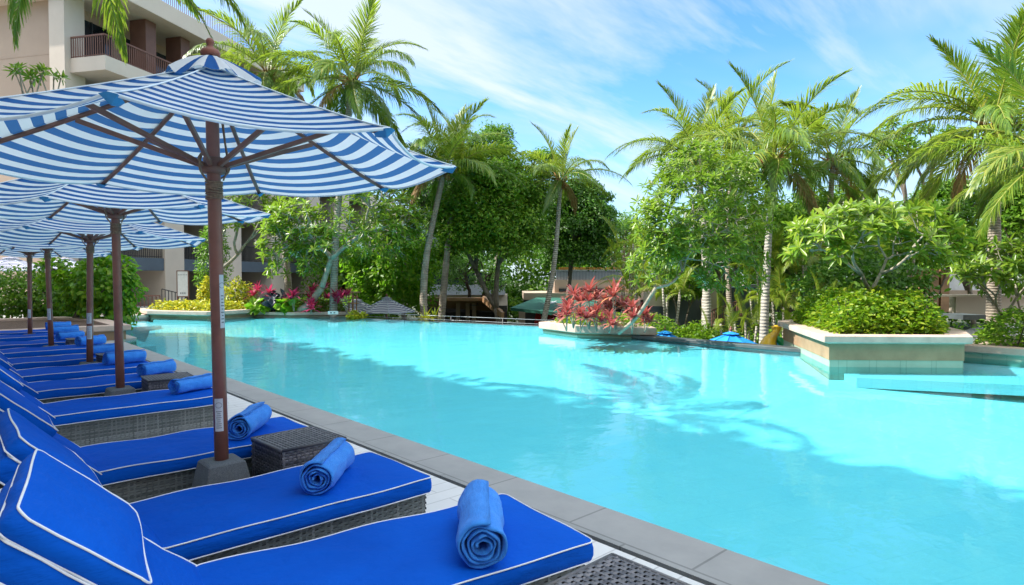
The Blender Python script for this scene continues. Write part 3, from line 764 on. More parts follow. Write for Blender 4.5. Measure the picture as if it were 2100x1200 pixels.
p = at(733, 612, 28.6); small_parasol(p.x, p.y, LOW, 1.25, .6, p.z-.65-LOW, M['canopy_far'], 'half hidden striped parasol behind the end of the far pool wall', 'striped parasols on the lower terrace')
p = at(1364, 680, 18.3); small_parasol(p.x, p.y, LOW, 1.15, .5, p.z-.5-LOW, M['canopy_blue'], 'left azure parasol top poking up behind the weir wall, beside the low planter', 'azure parasols below the weir', M['canopy_blue'])
p = at(1499, 682, 17.4); small_parasol(p.x, p.y, LOW, 1.15, .46, p.z-.46-LOW, M['canopy_blue'], 'right azure parasol top between the two pale palm trunks behind the weir', 'azure parasols below the weir', M['canopy_blue'])
for i, (px, py, D, l) in enumerate(((22, 528, 24, 'purple and white striped parasol behind the hedge at the far left edge'), (135, 530, 27, 'farther purple and white striped parasol peeping out between the fourth and fifth poles'))):
    p = at(px, py, D); small_parasol(p.x, p.y, 0, 1.7, .5, p.z-.5, M['canopy_far'], l, 'striped parasols behind the hedge')

# ------------------------------------------------------------------ hotel behind the row
def railing(b, a, c, h, bar=.03, gap=.13, topw=.06):
    a, c = Vector(a), Vector(c); n = max(2, int((c-a).length/gap)); Z = Vector((0, 0, 1))
    for i in range(n+1):
        p = a.lerp(c, i/n); b.box(p+Z*(h/2), (bar, bar, h-.02), math.atan2((c-a).y, (c-a).x))
    b.bar(a+Z*h, c+Z*h, topw); b.bar(a+Z*.08, c+Z*.08, .035)
O = at(120, 570, 33.4); HR = math.atan2(.556, .831)
hotel = empty('hotel_building', (O.x, O.y, 0), HR, 'beige multi storey hotel with slate balcony bands and a roof railing, behind the parasols', 'building')
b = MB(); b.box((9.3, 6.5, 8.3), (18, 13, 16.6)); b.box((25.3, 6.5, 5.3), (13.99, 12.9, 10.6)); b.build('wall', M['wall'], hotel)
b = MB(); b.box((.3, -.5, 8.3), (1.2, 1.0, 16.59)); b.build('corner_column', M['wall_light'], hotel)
b = MB()
for z in (3.5, 6.9, 10.3, 13.7): b.box((.296, 6.6, z), (.02, 12.7, .03))
b.build('wall_joint', M['wall'], hotel)
FL = [2.74, 6.15, 9.6]
piers = [(-.6, .3), (3.8, 5.3), (8.8, 10.6), (14, 15.6), (19.2, 20.8), (24., 25.9), (30, 31.8)]
for j, (x0, x1) in enumerate(piers[1:]):
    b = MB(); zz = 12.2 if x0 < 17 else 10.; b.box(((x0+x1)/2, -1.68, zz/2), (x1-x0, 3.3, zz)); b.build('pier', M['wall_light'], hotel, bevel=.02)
for f, z in enumerate(FL):
    for j in range(len(piers)-1):
        x0, x1 = piers[j][1], piers[j+1][0]
        b = MB(); b.box(((x0+x1)/2, -1.7, z-.36), (x1-x0-.01, 3.1, .72)); s = b.build('balcony', M['slab'] if f != 1 else M['wall_light'], hotel)
        b = MB(); railing(b, (x0+.04, -3.14, z), (x1-.04, -3.14, z), 1.05); b.build('railing', M['darkmetal'], s)
        b = MB(); b.box(((x0+x1)/2, -.03, z+1.2), (x1-x0-.5, .05, 2.3)); w = b.build('window', M['glass'], hotel)
        b = MB()
        for q in (0, .5, 1): b.box((x0+.27+(x1-x0-.54)*q, -.06, z+1.2), (.07, .08, 2.34))
        b.box(((x0+x1)/2, -.06, z+2.38), (x1-x0-.4, .09, .08)); b.build('frame', M['brown'], w)
for j in range(len(piers)-1):
    x0, x1 = piers[j][1], piers[j+1][0]
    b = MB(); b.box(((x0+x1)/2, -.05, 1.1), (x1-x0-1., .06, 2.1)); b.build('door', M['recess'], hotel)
# top floor balcony, brown columns, roof slab with railing
b = MB(); b.box((9.1, -1.66, 12.85), (18.2, 3.25, .75)); s = b.build('balcony', M['wall_light'], hotel)
b = MB(); railing(b, (.05, -1.05, 13.22), (.05, -3.2, 13.22), 1.1, .035, .14, .08); railing(b, (.05, -3.2, 13.22), (18.1, -3.2, 13.22), 1.1, .035, .14, .08); b.build('railing', M['brown'], s)
for x in (3.9, 6.6, 11, 15):
    b = MB(); b.box((x, -1.9, 14.9), (.75, 1.1, 3.35)); b.build('column', M['brown'], hotel)
for x0, x1 in ((1., 3.4), (4.4, 8.4), (9, 14)):
    b = MB(); b.box(((x0+x1)/2, -.03, 14.7), (x1-x0, .05, 2.7)); w = b.build('window', M['glass'], hotel)
    b = MB()
    for q in (0, .5, 1): b.box((x0+(x1-x0)*q, -.06, 14.7), (.08, .08, 2.74))
    b.build('frame', M['darkmetal'], w)
b = MB(); b.box((8.8, 4.75, 17.1), (19.2, 16.4, 1.0)); r_ = b.build('roof', M['wall_light'], hotel, bevel=.03)
b = MB(); railing(b, (-.4, -3.2, 17.6), (18.3, -3.2, 17.6), .95, .03, .16, .07); railing(b, (-.4, -3.2, 17.6), (-.4, 12, 17.6), .95, .03, .16, .07); b.build('railing', M['brown'], r_)
# the wing along the deck that shades the loungers
wing = empty('hotel_wing', (-5.2, 0, 0), 0, 'pale hotel wing alongside the lounger row, left of the view', 'building')
b = MB(); b.box((-5.5, 7.5, 8.7), (11, 58, 17.4)); b.build('wall', M['wall_light'], wing)
b = MB(); b.box((8., -26.6, 8.7), (38, 10, 17.38)); b.build('rear_light_blocker', M['wall_light'], wing)  # unseen block added behind the camera to cut ambient light
for f in range(5):
    for k in range(9):
        b = MB(); b.box((.03, -18+k*6, 1.4+3.3*f), (.06, 3.2, 2.2)); b.build('window', M['glass'], wing)

# ------------------------------------------------------------------ small things left of the pool
def board(px, py, D, w, h):
    p = at(px, py, D); root = empty('notice_board', (p.x, p.y, 0), -AZ, 'white framed notice board on posts in front of the hotel, left of the yellow shrubs', 'sign')
    z = p.z
    b = MB(); b.box((0, 0, z), (w, .03, h)); pb = b.build('panel', M['signwhite'], root)
    b = MB()
    for s in (-1, 1): b.box((s*(w/2+.02), 0, (z+h/2)/2), (.04, .05, z+h/2))
    b.box((0, 0, z+h/2+.02), (w+.08, .05, .04)); b.box((0, 0, z-h/2-.02), (w, .045, .04)); b.build('frame', M['brown'], root)
    b = MB()
    for k in range(6): b.box((-w*.38+k*w*.15, -.018, z+h*.36), (w*.08, .006, h*.04))
    for k in range(3): b.box((-w*.2+k*w*.2, -.018, z-h*.38), (w*.13, .006, h*.07))
    b.build('printing', M['greymetal'], pb)
board(375, 582, 30, .5, 1.2)
root = empty('handrail', (0, 0, 0), 0, 'dark metal stair handrail below the notice board', 'railing')
b = MB(); a, c = at(332, 605, 31), at(380, 612, 31); a.z = c.z = 0
railing(b, a+Vector((0, 0, .2)), c+Vector((0, 0, -.1)), .85, .03, .16, .04); b.build('bars', M['darkmetal'], root)
b = MB(); a, c = at(272, 612, 33), at(328, 612, 33); a.z = c.z = .05
railing(b, a, c, .6, .04, .2, .06); tag(b.build('low_fence', M['brown']), 'low brown slatted fence in front of the hotel\'s shaded ground floor', 'fence')
b = MB(); p = at(683, 641.5, 25.4); b.box(p, (.42, .03, .13), -AZ); o = b.build('depth_sign', M['signwhite']); tag(o, 'small white depth sign on the cap of the far pool wall', 'sign')
b = MB()
for s in (-.08, .06): b.box(p+Vector((s*math.cos(-AZ), s*math.sin(-AZ), 0))+Vector((-.02*fw[0], -.02*fw[1], 0)), (.07, .01, .05), -AZ)
b.build('marking', M['ink'], o)
b = MB()
for px in (720, 727): 
    p = at(px, 632, 27)
    for s in (-.1, .1): b.box((p.x+s, p.y, .5), (.04, .04, 1.))
p = at(723, 610, 27); b.box((p.x, p.y, .98), (.5, .5, .05)); b.box((p.x, p.y, .5), (.4, .4, .04))
tag(b.build('wooden_stand', M['timber']), 'small wooden stand at the end of the far pool wall', 'stand')

# cable fence beyond the vanishing edge
root = empty('cable_fence', (0, 0, 0), 0, 'two strand cable fence with thin posts just beyond the vanishing edge', 'fence')
A, B_ = Vector((15.75, 14.6, 0)), Vector((13.2, 23.7, 0))
for z in (.12, -.03):
    b = MB(); b.tube([A+Vector((0, 0, z)), B_+Vector((0, 0, z))], .011, 6); b.build('cable', M['cable'], root, smooth=True)
for k in range(5):
    p = A.lerp(B_, k/4); b = MB(); b.tube([p+Vector((0, 0, -.9)), p+Vector((0, 0, .14))], .02, 6); b.build('post', M['darkmetal'], root, smooth=True)

# ------------------------------------------------------------------ buildings beyond the edge
def fbox(b, x0, x1, y0, y1, D, depth):     # box whose camera-side face spans the pixels at distance D
    p, q = at(x0, y0, D), at(x1, y1, D); w = (x1-x0)*D/F; h = abs(p.z-q.z); c = at((x0+x1)/2, (y0+y1)/2, D)+Vector((fw[0], fw[1], 0))*depth/2
    b.box((c.x, c.y, (p.z+q.z)/2), (w, depth, h), -AZ)
pav = empty('bar_pavilion', at(950, 640, 33)*1, 0, 'open bar pavilion with a tan edged roof below the broadleaf trees', 'pavilion')
pav.location = (0, 0, 0)
b = MB(); fbox(b, 876, 992, 611, 617, 32, .5)
pts = [at(992, 613, 32), at(1031, 647, 29.5)]; b.bar(pts[0], pts[1], .14, .3); b.build('roof_edge', M['timber'], pav)
b = MB(); A = [at(878, 616, 32.2), at(991, 616, 32.2), at(1029, 648, 29.7), at(1031, 640, 38), at(878, 630, 38)]
b.add([tuple(p) for p in A]+[tuple(p+Vector((0, 0, .12))) for p in A], [(0, 1, 2, 3, 4), (9, 8, 7, 6, 5)]+[(i, (i+1) % 5, 5+(i+1) % 5, 5+i) for i in range(5)]); b.build('roof', M['timber'], pav)
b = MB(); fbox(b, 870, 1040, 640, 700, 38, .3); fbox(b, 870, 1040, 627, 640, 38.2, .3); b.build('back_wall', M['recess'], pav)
for x in (935, 955, 968):
    b = MB(); fbox(b, x, x+8, 620, 700, 34, .3); b.build('column', M['wall'], pav)
b = MB(); fbox(b, 905, 1020, 655, 690, 35, .6); b.build('bar_counter', M['brown'], pav)
b = MB(); p = at(980, 626, 33.5); b.tube([p+Vector((0, 0, .3)), p], .02, 6)
for k in range(4):
    a = k*math.pi/2+.4; b.bar(p, p+Vector((.55*math.cos(a), .55*math.sin(a), 0)), .1, .015)
b.build('ceiling_fan', M['slab'], pav)
rest = empty('restaurant_building', (0, 0, 0), 0, 'low beige restaurant with a green awning and a louvred roof screen, seen between the trees', 'building')
b = MB(); fbox(b, 1074, 1420, 601, 615, 38, 6); fbox(b, 1137, 1400, 574, 601, 38.6, 6); b.build('wall', M['wall'], rest)
b = MB(); fbox(b, 1146, 1278, 592, 598.5, 38.5, .2); b.build('window', M['glass'], rest)
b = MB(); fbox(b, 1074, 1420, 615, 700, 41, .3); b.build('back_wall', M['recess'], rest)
for x in (1064, 1227, 1300):
    b = MB(); fbox(b, x, x+13, 615 if x > 1100 else 630, 705, 37.6, .5); b.build('column', M['wall'], rest)
b = MB()
for k in range(46): fbox(b, 1141+k*3, 1142.9+k*3, 555, 574, 38.8, .05)
fbox(b, 1140, 1279, 553.5, 555, 38.7, .1); b.build('louvre_screen', M['greymetal'], rest)
b = MB(); fbox(b, 1140, 1279, 556, 574, 39, .05); b.build('screen_backing', M['slab'], rest)
b = MB(); fbox(b, 1146, 1276, 548.5, 551, 39.4, .08); fbox(b, 1146, 1276, 552, 553, 39.4, .08); b.build('handrail', M['orange'], rest)
b = MB(); A = [at(1047, 631, 33.5), at(1190, 646, 32), at(1225, 640, 33.5), at(1225, 611, 38), at(1100, 610, 38)]
b.add([tuple(p) for p in A]+[tuple(p-Vector((0, 0, .16))) for p in A], [(0, 1, 2, 3, 4), (9, 8, 7, 6, 5)]+[(i, (i+1) % 5, 5+(i+1) % 5, 5+i) for i in range(5)])
aw = b.build('awning', M['green_awning'], rest)
b = MB()
m_ = [((1114, 624.5), (1128, 622.6)), ((1118, 623), (1134, 619.5)), ((1124, 624), (1142, 621.5)), ((1130, 622.5), (1141, 618.6))]
for (a, c) in m_:
    def on(q):
        n_ = (A[1]-A[0]).cross(A[4]-A[0]).normalized(); o_ = Vector((0, 0, CH)); d = Vector(ray(*q)); return o_+d*((A[0]-o_).dot(n_)/d.dot(n_))+n_*(.03 if n_.z > 0 else -.03)
    b.bar(on(a), on(c), .07, .02)
b.build('white_strokes', M['signwhite'], aw)  # white slanted strokes laid on the awning slope
for i, x in enumerate((1101, 1106, 1126, 1133)):
    p = at(x, 652, 34+i*.2); b = MB(); b.lathe([(.02, -.9), (.16, -.75), (.13, -.2), (.03, .42), (.01, .46)], (0, 0, 0), 10)
    o = b.build('closed_parasol', M['red'], smooth=True, loc=p)
    tag(o, 'folded red parasol under the green awning', 'parasol', 'folded red parasols under the green awning')
b = MB(); fbox(b, 846, 925, 345, 560, 50, 8); t_ = empty('louvred_tower', (0, 0, 0), 0, 'dark tower with vertical louvres, glimpsed behind the broadleaf trees', 'building')
b.build('wall', M['recess'], t_); b = MB()
for k in range(20): fbox(b, 847+k*4, 848.6+k*4, 347, 558, 49.8, .1)
b.build('louvres', M['greymetal'], t_)
lb = empty('low_grey_building', (0, 0, 0), 0, 'low grey building with white rail between the tree trunks', 'building')
b = MB(); fbox(b, 880, 1035, 585, 605, 44, 5); b.build('parapet', M['greymetal'], lb); b = MB(); fbox(b, 880, 1030, 560, 585, 46, 4); b.build('window', M['glass'], lb)
b = MB(); fbox(b, 974, 979, 560, 585, 45.5, .3); fbox(b, 870, 1040, 605, 640, 44.5, 5); b.build('wall', M['wall_light'], lb)
gw = empty('garden_wall_building', (0, 0, 0), 0, 'grey and beige rendered garden building with stair rail behind the slim palm trunks', 'building')
b = MB(); fbox(b, 1365, 1440, 560, 690, 26, 3); fbox(b, 1476, 1565, 590, 690, 26.2, 3); b.build('grey_wall', M['slab'], gw)
b = MB(); fbox(b, 1440, 1476, 585, 690, 25.8, 3); fbox(b, 1566, 1586, 585, 635, 26.4, 3); fbox(b, 1330, 1372, 600, 628, 25.9, 1); b.build('wall', M['wall_light'], gw)
b = MB(); a, c = at(1455, 660, 24), at(1520, 635, 25.5); railing(b, a-Vector((0, 0, .4)), c-Vector((0, 0, .4)), .8, .04, .16, .05); b.build('railing', M['brown'], gw)
b = MB(); fbox(b, 1586, 1660, 585, 640, 27, 3); b.build('door', M['recess'], gw)
wb = empty('white_building', (0, 0, 0), 0, 'white rendered building with tan slatted columns behind the right hedge', 'building')
b = MB(); fbox(b, 1935, 2075, 510, 602, 27, .5); b.build('wall', M['signwhite'], wb)
for x in (1886, 1908, 1930):
    b = MB(); fbox(b, x, x+17, 552, 640, 23, .5); b.build('column', M['timber'], wb)
b = MB(); fbox(b, 1945, 2060, 596, 606, 26, 1.); b.build('parapet', M['wall'], wb)
b = MB(); fbox(b, 1960, 2140, 608, 655, 19.5, .3); b.box(at(2050, 606, 19.4), (4.5, .45, .06), -AZ)
tag(b.build('garden_wall', M['wall_light']), 'low pinkish garden wall behind the right palm trunk', 'wall')
b = MB(); fbox(b, 1975, 2022, 646, 656, 15.5, .8); tag(b.build('slate_bench', M['slate']), 'small slate slab between the right hedge and the palm trunk', 'bench')
# slide
sl = empty('water_slide', at(1585, 700, 15.6), 0, 'small yellow and green slide behind the weir wall', 'slide')
sl.location = (0, 0, 0)
b = MB(); pts = [at(1592, 672, 16), at(1590, 684, 15.9), at(1578, 700, 15.6), at(1572, 730, 15.4)]; b.tube(smoothpath(pts, 12), [.13, .12, .1, .09, .09, .1, .12, .14, .17, .2, .22, .24, .25], 12); b.build('flume', M['yellow'], sl, smooth=True)
b = MB(); b.tube(smoothpath([at(1584, 690, 15.8), at(1600, 700, 15.7), at(1618, 720, 15.5)], 8), [.05, .07, .08, .09, .1, .11, .12, .13, .14], 10); b.build('side_flume', M['greenplastic'], sl, smooth=True)

# ------------------------------------------------------------------ palms
def frond_arrays(e0, bend, seed, nl=84, droop=.6, wl=.0095, twist=0.):
    rs = np.random.default_rng(seed); n = 24
    t = np.linspace(0, 1, n); th = e0-bend*t**1.35
    P = np.zeros((n, 3)); 
    for i in range(1, n): P[i] = P[i-1]+np.array([math.cos(th[i-1]), .0, math.sin(th[i-1])])/(n-1)
    P[:, 1] = twist*t**2*.25
    V = []; Fq = []; mi = []; base = 0
    # rachis: thin 4-sided strip
    rr = .009*(1-t*.85)
    for i in range(n):
        T = P[min(i+1, n-1)]-P[max(i-1, 0)]; T = T/np.linalg.norm(T); S_ = np.array([0, 1, 0]); U = np.cross(T, S_)
        V += [P[i]+S_*rr[i], P[i]+U*rr[i], P[i]-S_*rr[i], P[i]-U*rr[i]]
    for i in range(n-1):
        for k in range(4): Fq.append((4*i+k, 4*i+(k+1) % 4, 4*i+4+(k+1) % 4, 4*i+4+k)); mi.append(1)
    base = len(V)
    for s in (-1, 1):
        for k in range(nl):
            u = .13+.87*(k+rs.uniform(-.3, .3))/nl; u = min(max(u, .1), .995); f = u*(n-1); i = min(int(f), n-2); p = P[i]+(P[i+1]-P[i])*(f-i)
            T = P[i+1]-P[i]; T = T/np.linalg.norm(T); S_ = np.array([0, float(s), 0]); U = np.cross(T, np.array([0, 1., 0])); U = U if U[2] > 0 else -U
            al = R(28+48*u)+rs.normal(0, .09); L = .245*(.35+.65*math.sin(math.pi*min(1, .12+.95*u)))*rs.uniform(.8, 1.12)
            d = S_*math.cos(al)+T*math.sin(al)+U*(.38-.1*u)+rs.normal(0, .06, 3); d /= np.linalg.norm(d)
            pts = [p]; g = droop*rs.uniform(.6, 1.5)
            for j in range(3):
                d = d+np.array([0, 0, -1])*g*.42*(j+.4); d /= np.linalg.norm(d); pts.append(pts[-1]+d*L/3)
            w = np.cross(d, S_); w = np.cross(T*.3+U*.8, pts[2]-pts[0]); w = w/max(1e-6, np.linalg.norm(w)); W = [wl*.35, wl*.55, wl*.42, .0008]
            # a strip of three quads
            b0 = len(V)
            for q, ww in zip(pts, W): V += [q+w*ww, q-w*ww]
            for j in range(3): Fq.append((b0+2*j, b0+2*j+1, b0+2*j+3, b0+2*j+2)); mi.append(0)
    return np.array(V), np.array(Fq), mi
BANK = {}
def frond_bank(matname):
    if matname in BANK: return BANK[matname]
    out = []
    if '_base' not in BANK:
        BANK['_base'] = [(e, frond_arrays(R(e), R(bd), 100+i, droop=dr, twist=tw)) for i, (e, bd, dr, tw) in enumerate((
            (86, 26, .12, .3), (80, 45, .18, -.4), (70, 62, .3, .5), (60, 85, .5, -.3), (50, 95, .7, .6), (40, 88, .8, -.5), (28, 80, 1., .3), (12, 72, 1.1, -.3), (-8, 60, 1.2, .4), (-28, 45, 1.2, -.2)))]
    for e, (V, Fq, mi) in BANK['_base']:
        out.append((e, np_mesh('frond', V, Fq, [M[matname], M['rachis']], mi)))
    BANK[matname] = out; return out
def add_fronds(root, c, L, nf, mats, seed, emin=-30, emax=86, az0=0, azs=None, name='frond', dead=0):
    rs = random.Random(seed)
    for k in range(nf):
        q = k/(nf-1) if nf > 1 else .5
        e = emax+(emin-emax)*q**.85+rs.uniform(-6, 6)
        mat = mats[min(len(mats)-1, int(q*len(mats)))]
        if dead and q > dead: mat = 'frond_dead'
        bank = frond_bank(mat); m = min(bank, key=lambda t: abs(t[0]-e)+rs.uniform(0, 5))
        az = az0+k*2.39996+rs.uniform(-.3, .3) if azs is None else R(azs[k])
        s = L*(.78+.27*math.sin(math.pi*min(1, q*.9+.12)))*rs.uniform(.9, 1.1)
        o = link(name, m[1], root, c+Vector((math.cos(az)*.12, math.sin(az)*.12, rs.uniform(-.05, .2)))); o.rotation_euler = (rs.uniform(-.35, .35), rs.uniform(-.06, .06), az); o.scale = (s, s*rs.choice((-1, 1)), s)
def palm(cx, cy, D, bx, bD, L, nf, label, seed, mats=('frond_young', 'frond', 'frond_dark'), tr=.15, tmat='palmtrunk', bz=LOW, bow=.3, group='coconut palms round the pool', emin=-36, nuts=True):
    c = at(cx, cy, D); g = at(bx, 640, bD); g.z = bz
    root = empty('palm_tree', g, 0, label, 'palm tree', group); cl = c-g
    mid = cl*.5+Vector((bow*math.cos(seed), bow*math.sin(seed), 0))
    b = MB(); pts = smoothpath([(0, 0, 0), mid, cl], 26); n = len(pts)
    b.tube(pts, [tr*(1.25-.45*min(1, i/(n-1)*1.3))*(1+.035*math.sin(i*2.7)) if i else tr*1.6 for i in range(n)], 12); b.build('trunk', M[tmat], root, smooth=True)
    h = MB(); rs = random.Random(seed)
    for k in range(16):
        a = k*2.4; e = rs.uniform(.2, 1.1); r0 = tr*.6; l = rs.uniform(.3, .6)
        p = cl+Vector((math.cos(a)*r0, math.sin(a)*r0, rs.uniform(-.35, .05))); q = p+Vector((math.cos(a)*l*math.cos(e), math.sin(a)*l*math.cos(e), l*math.sin(e)))
        h.tube([p, (p+q)/2+Vector((0, 0, .03)), q], [.07, .05, .02], 6)
    h.build('husk', M['husk'], root, smooth=True)
    if nuts:
        for k in range(4):
            a = k*1.7+seed; nb = MB(); nb.lathe([(.01, -.12), (.08, -.08), (.10, 0), (.075, .08), (.01, .12)], (0, 0, 0), 8)
            nb.build('coconut', M['husk'], root, smooth=True, loc=cl+Vector((math.cos(a)*.25, math.sin(a)*.25, -.25)))
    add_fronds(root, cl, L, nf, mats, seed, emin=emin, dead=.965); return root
palm(548, 152, 30, 605, 29, 4.0, 24, 'coconut palm rising behind the nearest parasol beside the hotel roof, left of the tallest palm', 1)
palm(722, 168, 27, 680, 26, 4.1, 26, 'tall coconut palm whose crown stands over the right shoulder of the nearest parasol', 2, tmat='palmtrunk_pale')
palm(910, 352, 27, 874, 26, 3.7, 26, 'coconut palm with a thick ringed trunk at the left of the two close trunks', 3, bow=.5, emin=-20)
palm(938, 305, 30, 896, 28.5, 3.2, 13, 'coconut palm just behind it, with the slimmer right hand trunk of the two close trunks', 4, bow=.4, emin=0)
palm(1150, 372, 30, 1095, 30, 3.1, 22, 'solitary leaning coconut palm in front of the green awning', 5, tmat='palmtrunk_pale', tr=.13, emin=-25)
palm(1430, 330, 23, 1443, 19.5, 3.2, 24, 'coconut palm at the left of the right hand grove, above the frangipani', 6, tmat='palmtrunk_pale', tr=.15)
palm(1585, 335, 19, 1563, 17.6, 3.4, 27, 'big coconut palm with the pale trunk between the azure parasols and the slide', 7, tmat='palmtrunk_pale', tr=.12, bow=.15)
palm(1505, 275, 25, 1513, 22, 3.2, 19, 'coconut palm behind with the thin brown trunk over the right azure parasol', 8, tr=.1)
palm(1708, 330, 25, 1712, 25, 3.2, 22, 'coconut palm in the middle of the right hand grove, left of the gap', 9, tr=.13)
palm(2040, 262, 16, 2033, 15.6, 3.25, 30, 'tallest coconut palm at the right edge of the picture, with drooping yellow fronds', 10, tr=.16, bow=.1, mats=('frond', 'frond_young', 'frond', 'frond_young'), emin=-38)
palm(2170, 330, 13, 2230, 13, 3.2, 16, 'coconut palm just outside the right edge with fronds hanging into view', 12, tr=.15, mats=('frond', 'frond_young'), bz=-.01)
# palm beside the deck whose fronds hang into the top left corner
c = at(165, -165, 11.5); root = empty('palm_tree', (-2.2, 9.5, 0), 0, 'coconut palm by the deck, only its hanging fronds showing in the top left corner', 'palm tree', 'coconut palms round the pool')
cl = c-Vector((-2.2, 9.5, 0)); b = MB(); b.tube(smoothpath([(0, 0, 0), cl*.5+Vector((-.8, 0, .3)), cl], 20), .15, 10); b.build('trunk', M['palmtrunk'], root, smooth=True)
add_fronds(root, cl, 3.7, 16, ('frond', 'frond_young'), 40, emin=-30, emax=40)

# ------------------------------------------------------------------ broadleaf trees, shrubs
def grow(b, p, S_, r, depth=0, split=2, k=.42, curve=.08):
    """tubes from p to all the points in S_ by repeated forking"""
    if len(S_) == 1:
        q = S_[0]; m = p*.5+q*.5+rng.normal(0, curve*.5, 3)*np.linalg.norm(q-p)+np.array([0, 0, -.04])*np.linalg.norm(q-p)
        b.tube(smoothpath([p, m, q], 5), [r, r*.9, r*.8, r*.7, r*.62, r*.55], 6); return
    mean = S_.mean(0); q = p+(mean-p)*k+rng.normal(0, curve*.5, 3)*np.linalg.norm(mean-p); r2 = r*.80
    b.tube(smoothpath([p, (p+q)/2+rng.normal(0, curve*.3, 3)*np.linalg.norm(q-p), q], 5), [r+(r2-r)*i/5 for i in range(6)], 7)
    C_ = S_-mean; u, s, vt = np.linalg.svd(C_, full_matrices=False); pr = C_@vt[0]; o = np.argsort(pr); h = len(o)//2
    if len(o) >= 6: h = min(len(o)-1, max(1, h+rng.integers(-1, 2)))
    for part in (o[:h], o[h:]): grow(b, q, S_[part], r2, depth+1, split, k, curve)

def tree(px, py, D, rxp, rzp, mat, trunkpx, label, leafL=.19, nclump=60, per=150, seed=0, extra=(), tr=.16, bark='bark', bz=LOW, group='broadleaf trees beyond the pool', name='broadleaf_tree', ry=.8, crs=.38):
    g = at(trunkpx, 640, D); g.z = bz; root = empty(name, g, 0, label, 'tree', group); G = np.array(g)
    cs = []; rs_ = []
    for (x, y, rx, rz, nc) in [(px, py, rxp, rzp, nclump)]+list(extra):
        c = np.array(at(x, y, D)); a = rx*D/F; h = rz*D/F
        d = rdir(nc, -.7)*(rng.uniform(.25, 1, (nc, 1))**.45)
        side = np.array(rt); f_ = np.array([fw[0], fw[1], 0])
        P = c+d[:, :1]*side*a*.85+d[:, 1:2]*f_*a*ry*.85+d[:, 2:]*np.array([[0, 0, h*.85]])
        cs.append(P); rs_.append(np.full(nc, crs*min(a, h))*rng.uniform(.6, 1.15, nc))
    C_ = np.concatenate(cs)-G; Rr = np.concatenate(rs_)
    V, Fq = clump_leaves(C_, Rr, int(per*1.5), leafL, leafL*.5, True, .35, .6)
    link('crown', np_mesh('crown', V, Fq, M[mat]), root)
    b = MB(); sel = C_[::max(1, len(C_)//16)]
    grow(b, np.array([0, 0, 0.]), sel, tr, k=.45)
    b.build('trunk', M[bark], root, smooth=True); return root
tree(1010, 440, 30, 125, 130, 'leaf_mid', 1034, 'big mid green broadleaf tree in the centre, its slim trunk right of the bar pavilion', nclump=120, per=230, extra=((1000, 345, 70, 60, 20), (930, 470, 60, 90, 22)), tr=.17)
tree(1180, 480, 34, 95, 120, 'leaf_dark', 1165, 'dense dark broadleaf tree behind the restaurant roof screen', nclump=100, per=190, extra=((1230, 420, 45, 60, 12),))
tree(850, 440, 35, 75, 120, 'leaf_dark', 845, 'dark broadleaf tree behind the two close palm trunks', nclump=40, per=140, extra=((800, 480, 50, 70, 14),))
tree(1010, 300, 40, 55, 60, 'leaf_mid', 990, 'tall broadleaf tree top showing above the others behind the palms', nclump=24, per=120, extra=((1100, 340, 60, 45, 18),))
tree(965, 560, 38, 100, 60, 'leaf_dark', 946, 'low shady tree with a dark trunk above the bar pavilion', nclump=34, per=120, bark='bark_dark', leafL=.15)
tree(1270, 480, 44, 60, 70, 'leaf_mid', 1270, 'far broadleaf tree in the gap left of the right hand grove', nclump=24, per=110)
tree(1480, 490, 27, 120, 100, 'leaf_mid', 1460, 'bushy broadleaf tree behind the flowering frangipani', nclump=50, per=150)
tree(1700, 460, 28, 130, 90, 'leaf_mid', 1690, 'spreading green tree behind the right hand hedge planter', nclump=55, per=150)
tree(1870, 300, 31, 95, 80, 'leaf_mid', 1880, 'sparse tall tree against the sky left of the rightmost palm', nclump=26, per=75, crs=.24, leafL=.2, tr=.14)
tree(1950, 440, 26, 90, 80, 'leaf_mid', 1990, 'loose branched tree in front of the white building', nclump=50, per=110, crs=.3, tr=.12)
tree(2100, 430, 22, 80, 110, 'leaf_mid', 2110, 'green tree at the right edge behind the tall palm', nclump=50, per=100, tr=.12)
tree(1640, 590, 24, 80, 70, 'leaf_dark', 1640, 'dark undergrowth shrub right of the pale palm trunk', nclump=30, per=120, leafL=.14, name='shrub', tr=.05, group='shrubs of the lower garden')
tree(1410, 590, 25, 60, 45, 'leaf_mid', 1410, 'shrub behind the red cordylines', nclump=20, per=110, leafL=.14, name='shrub', tr=.05, group='shrubs of the lower garden')

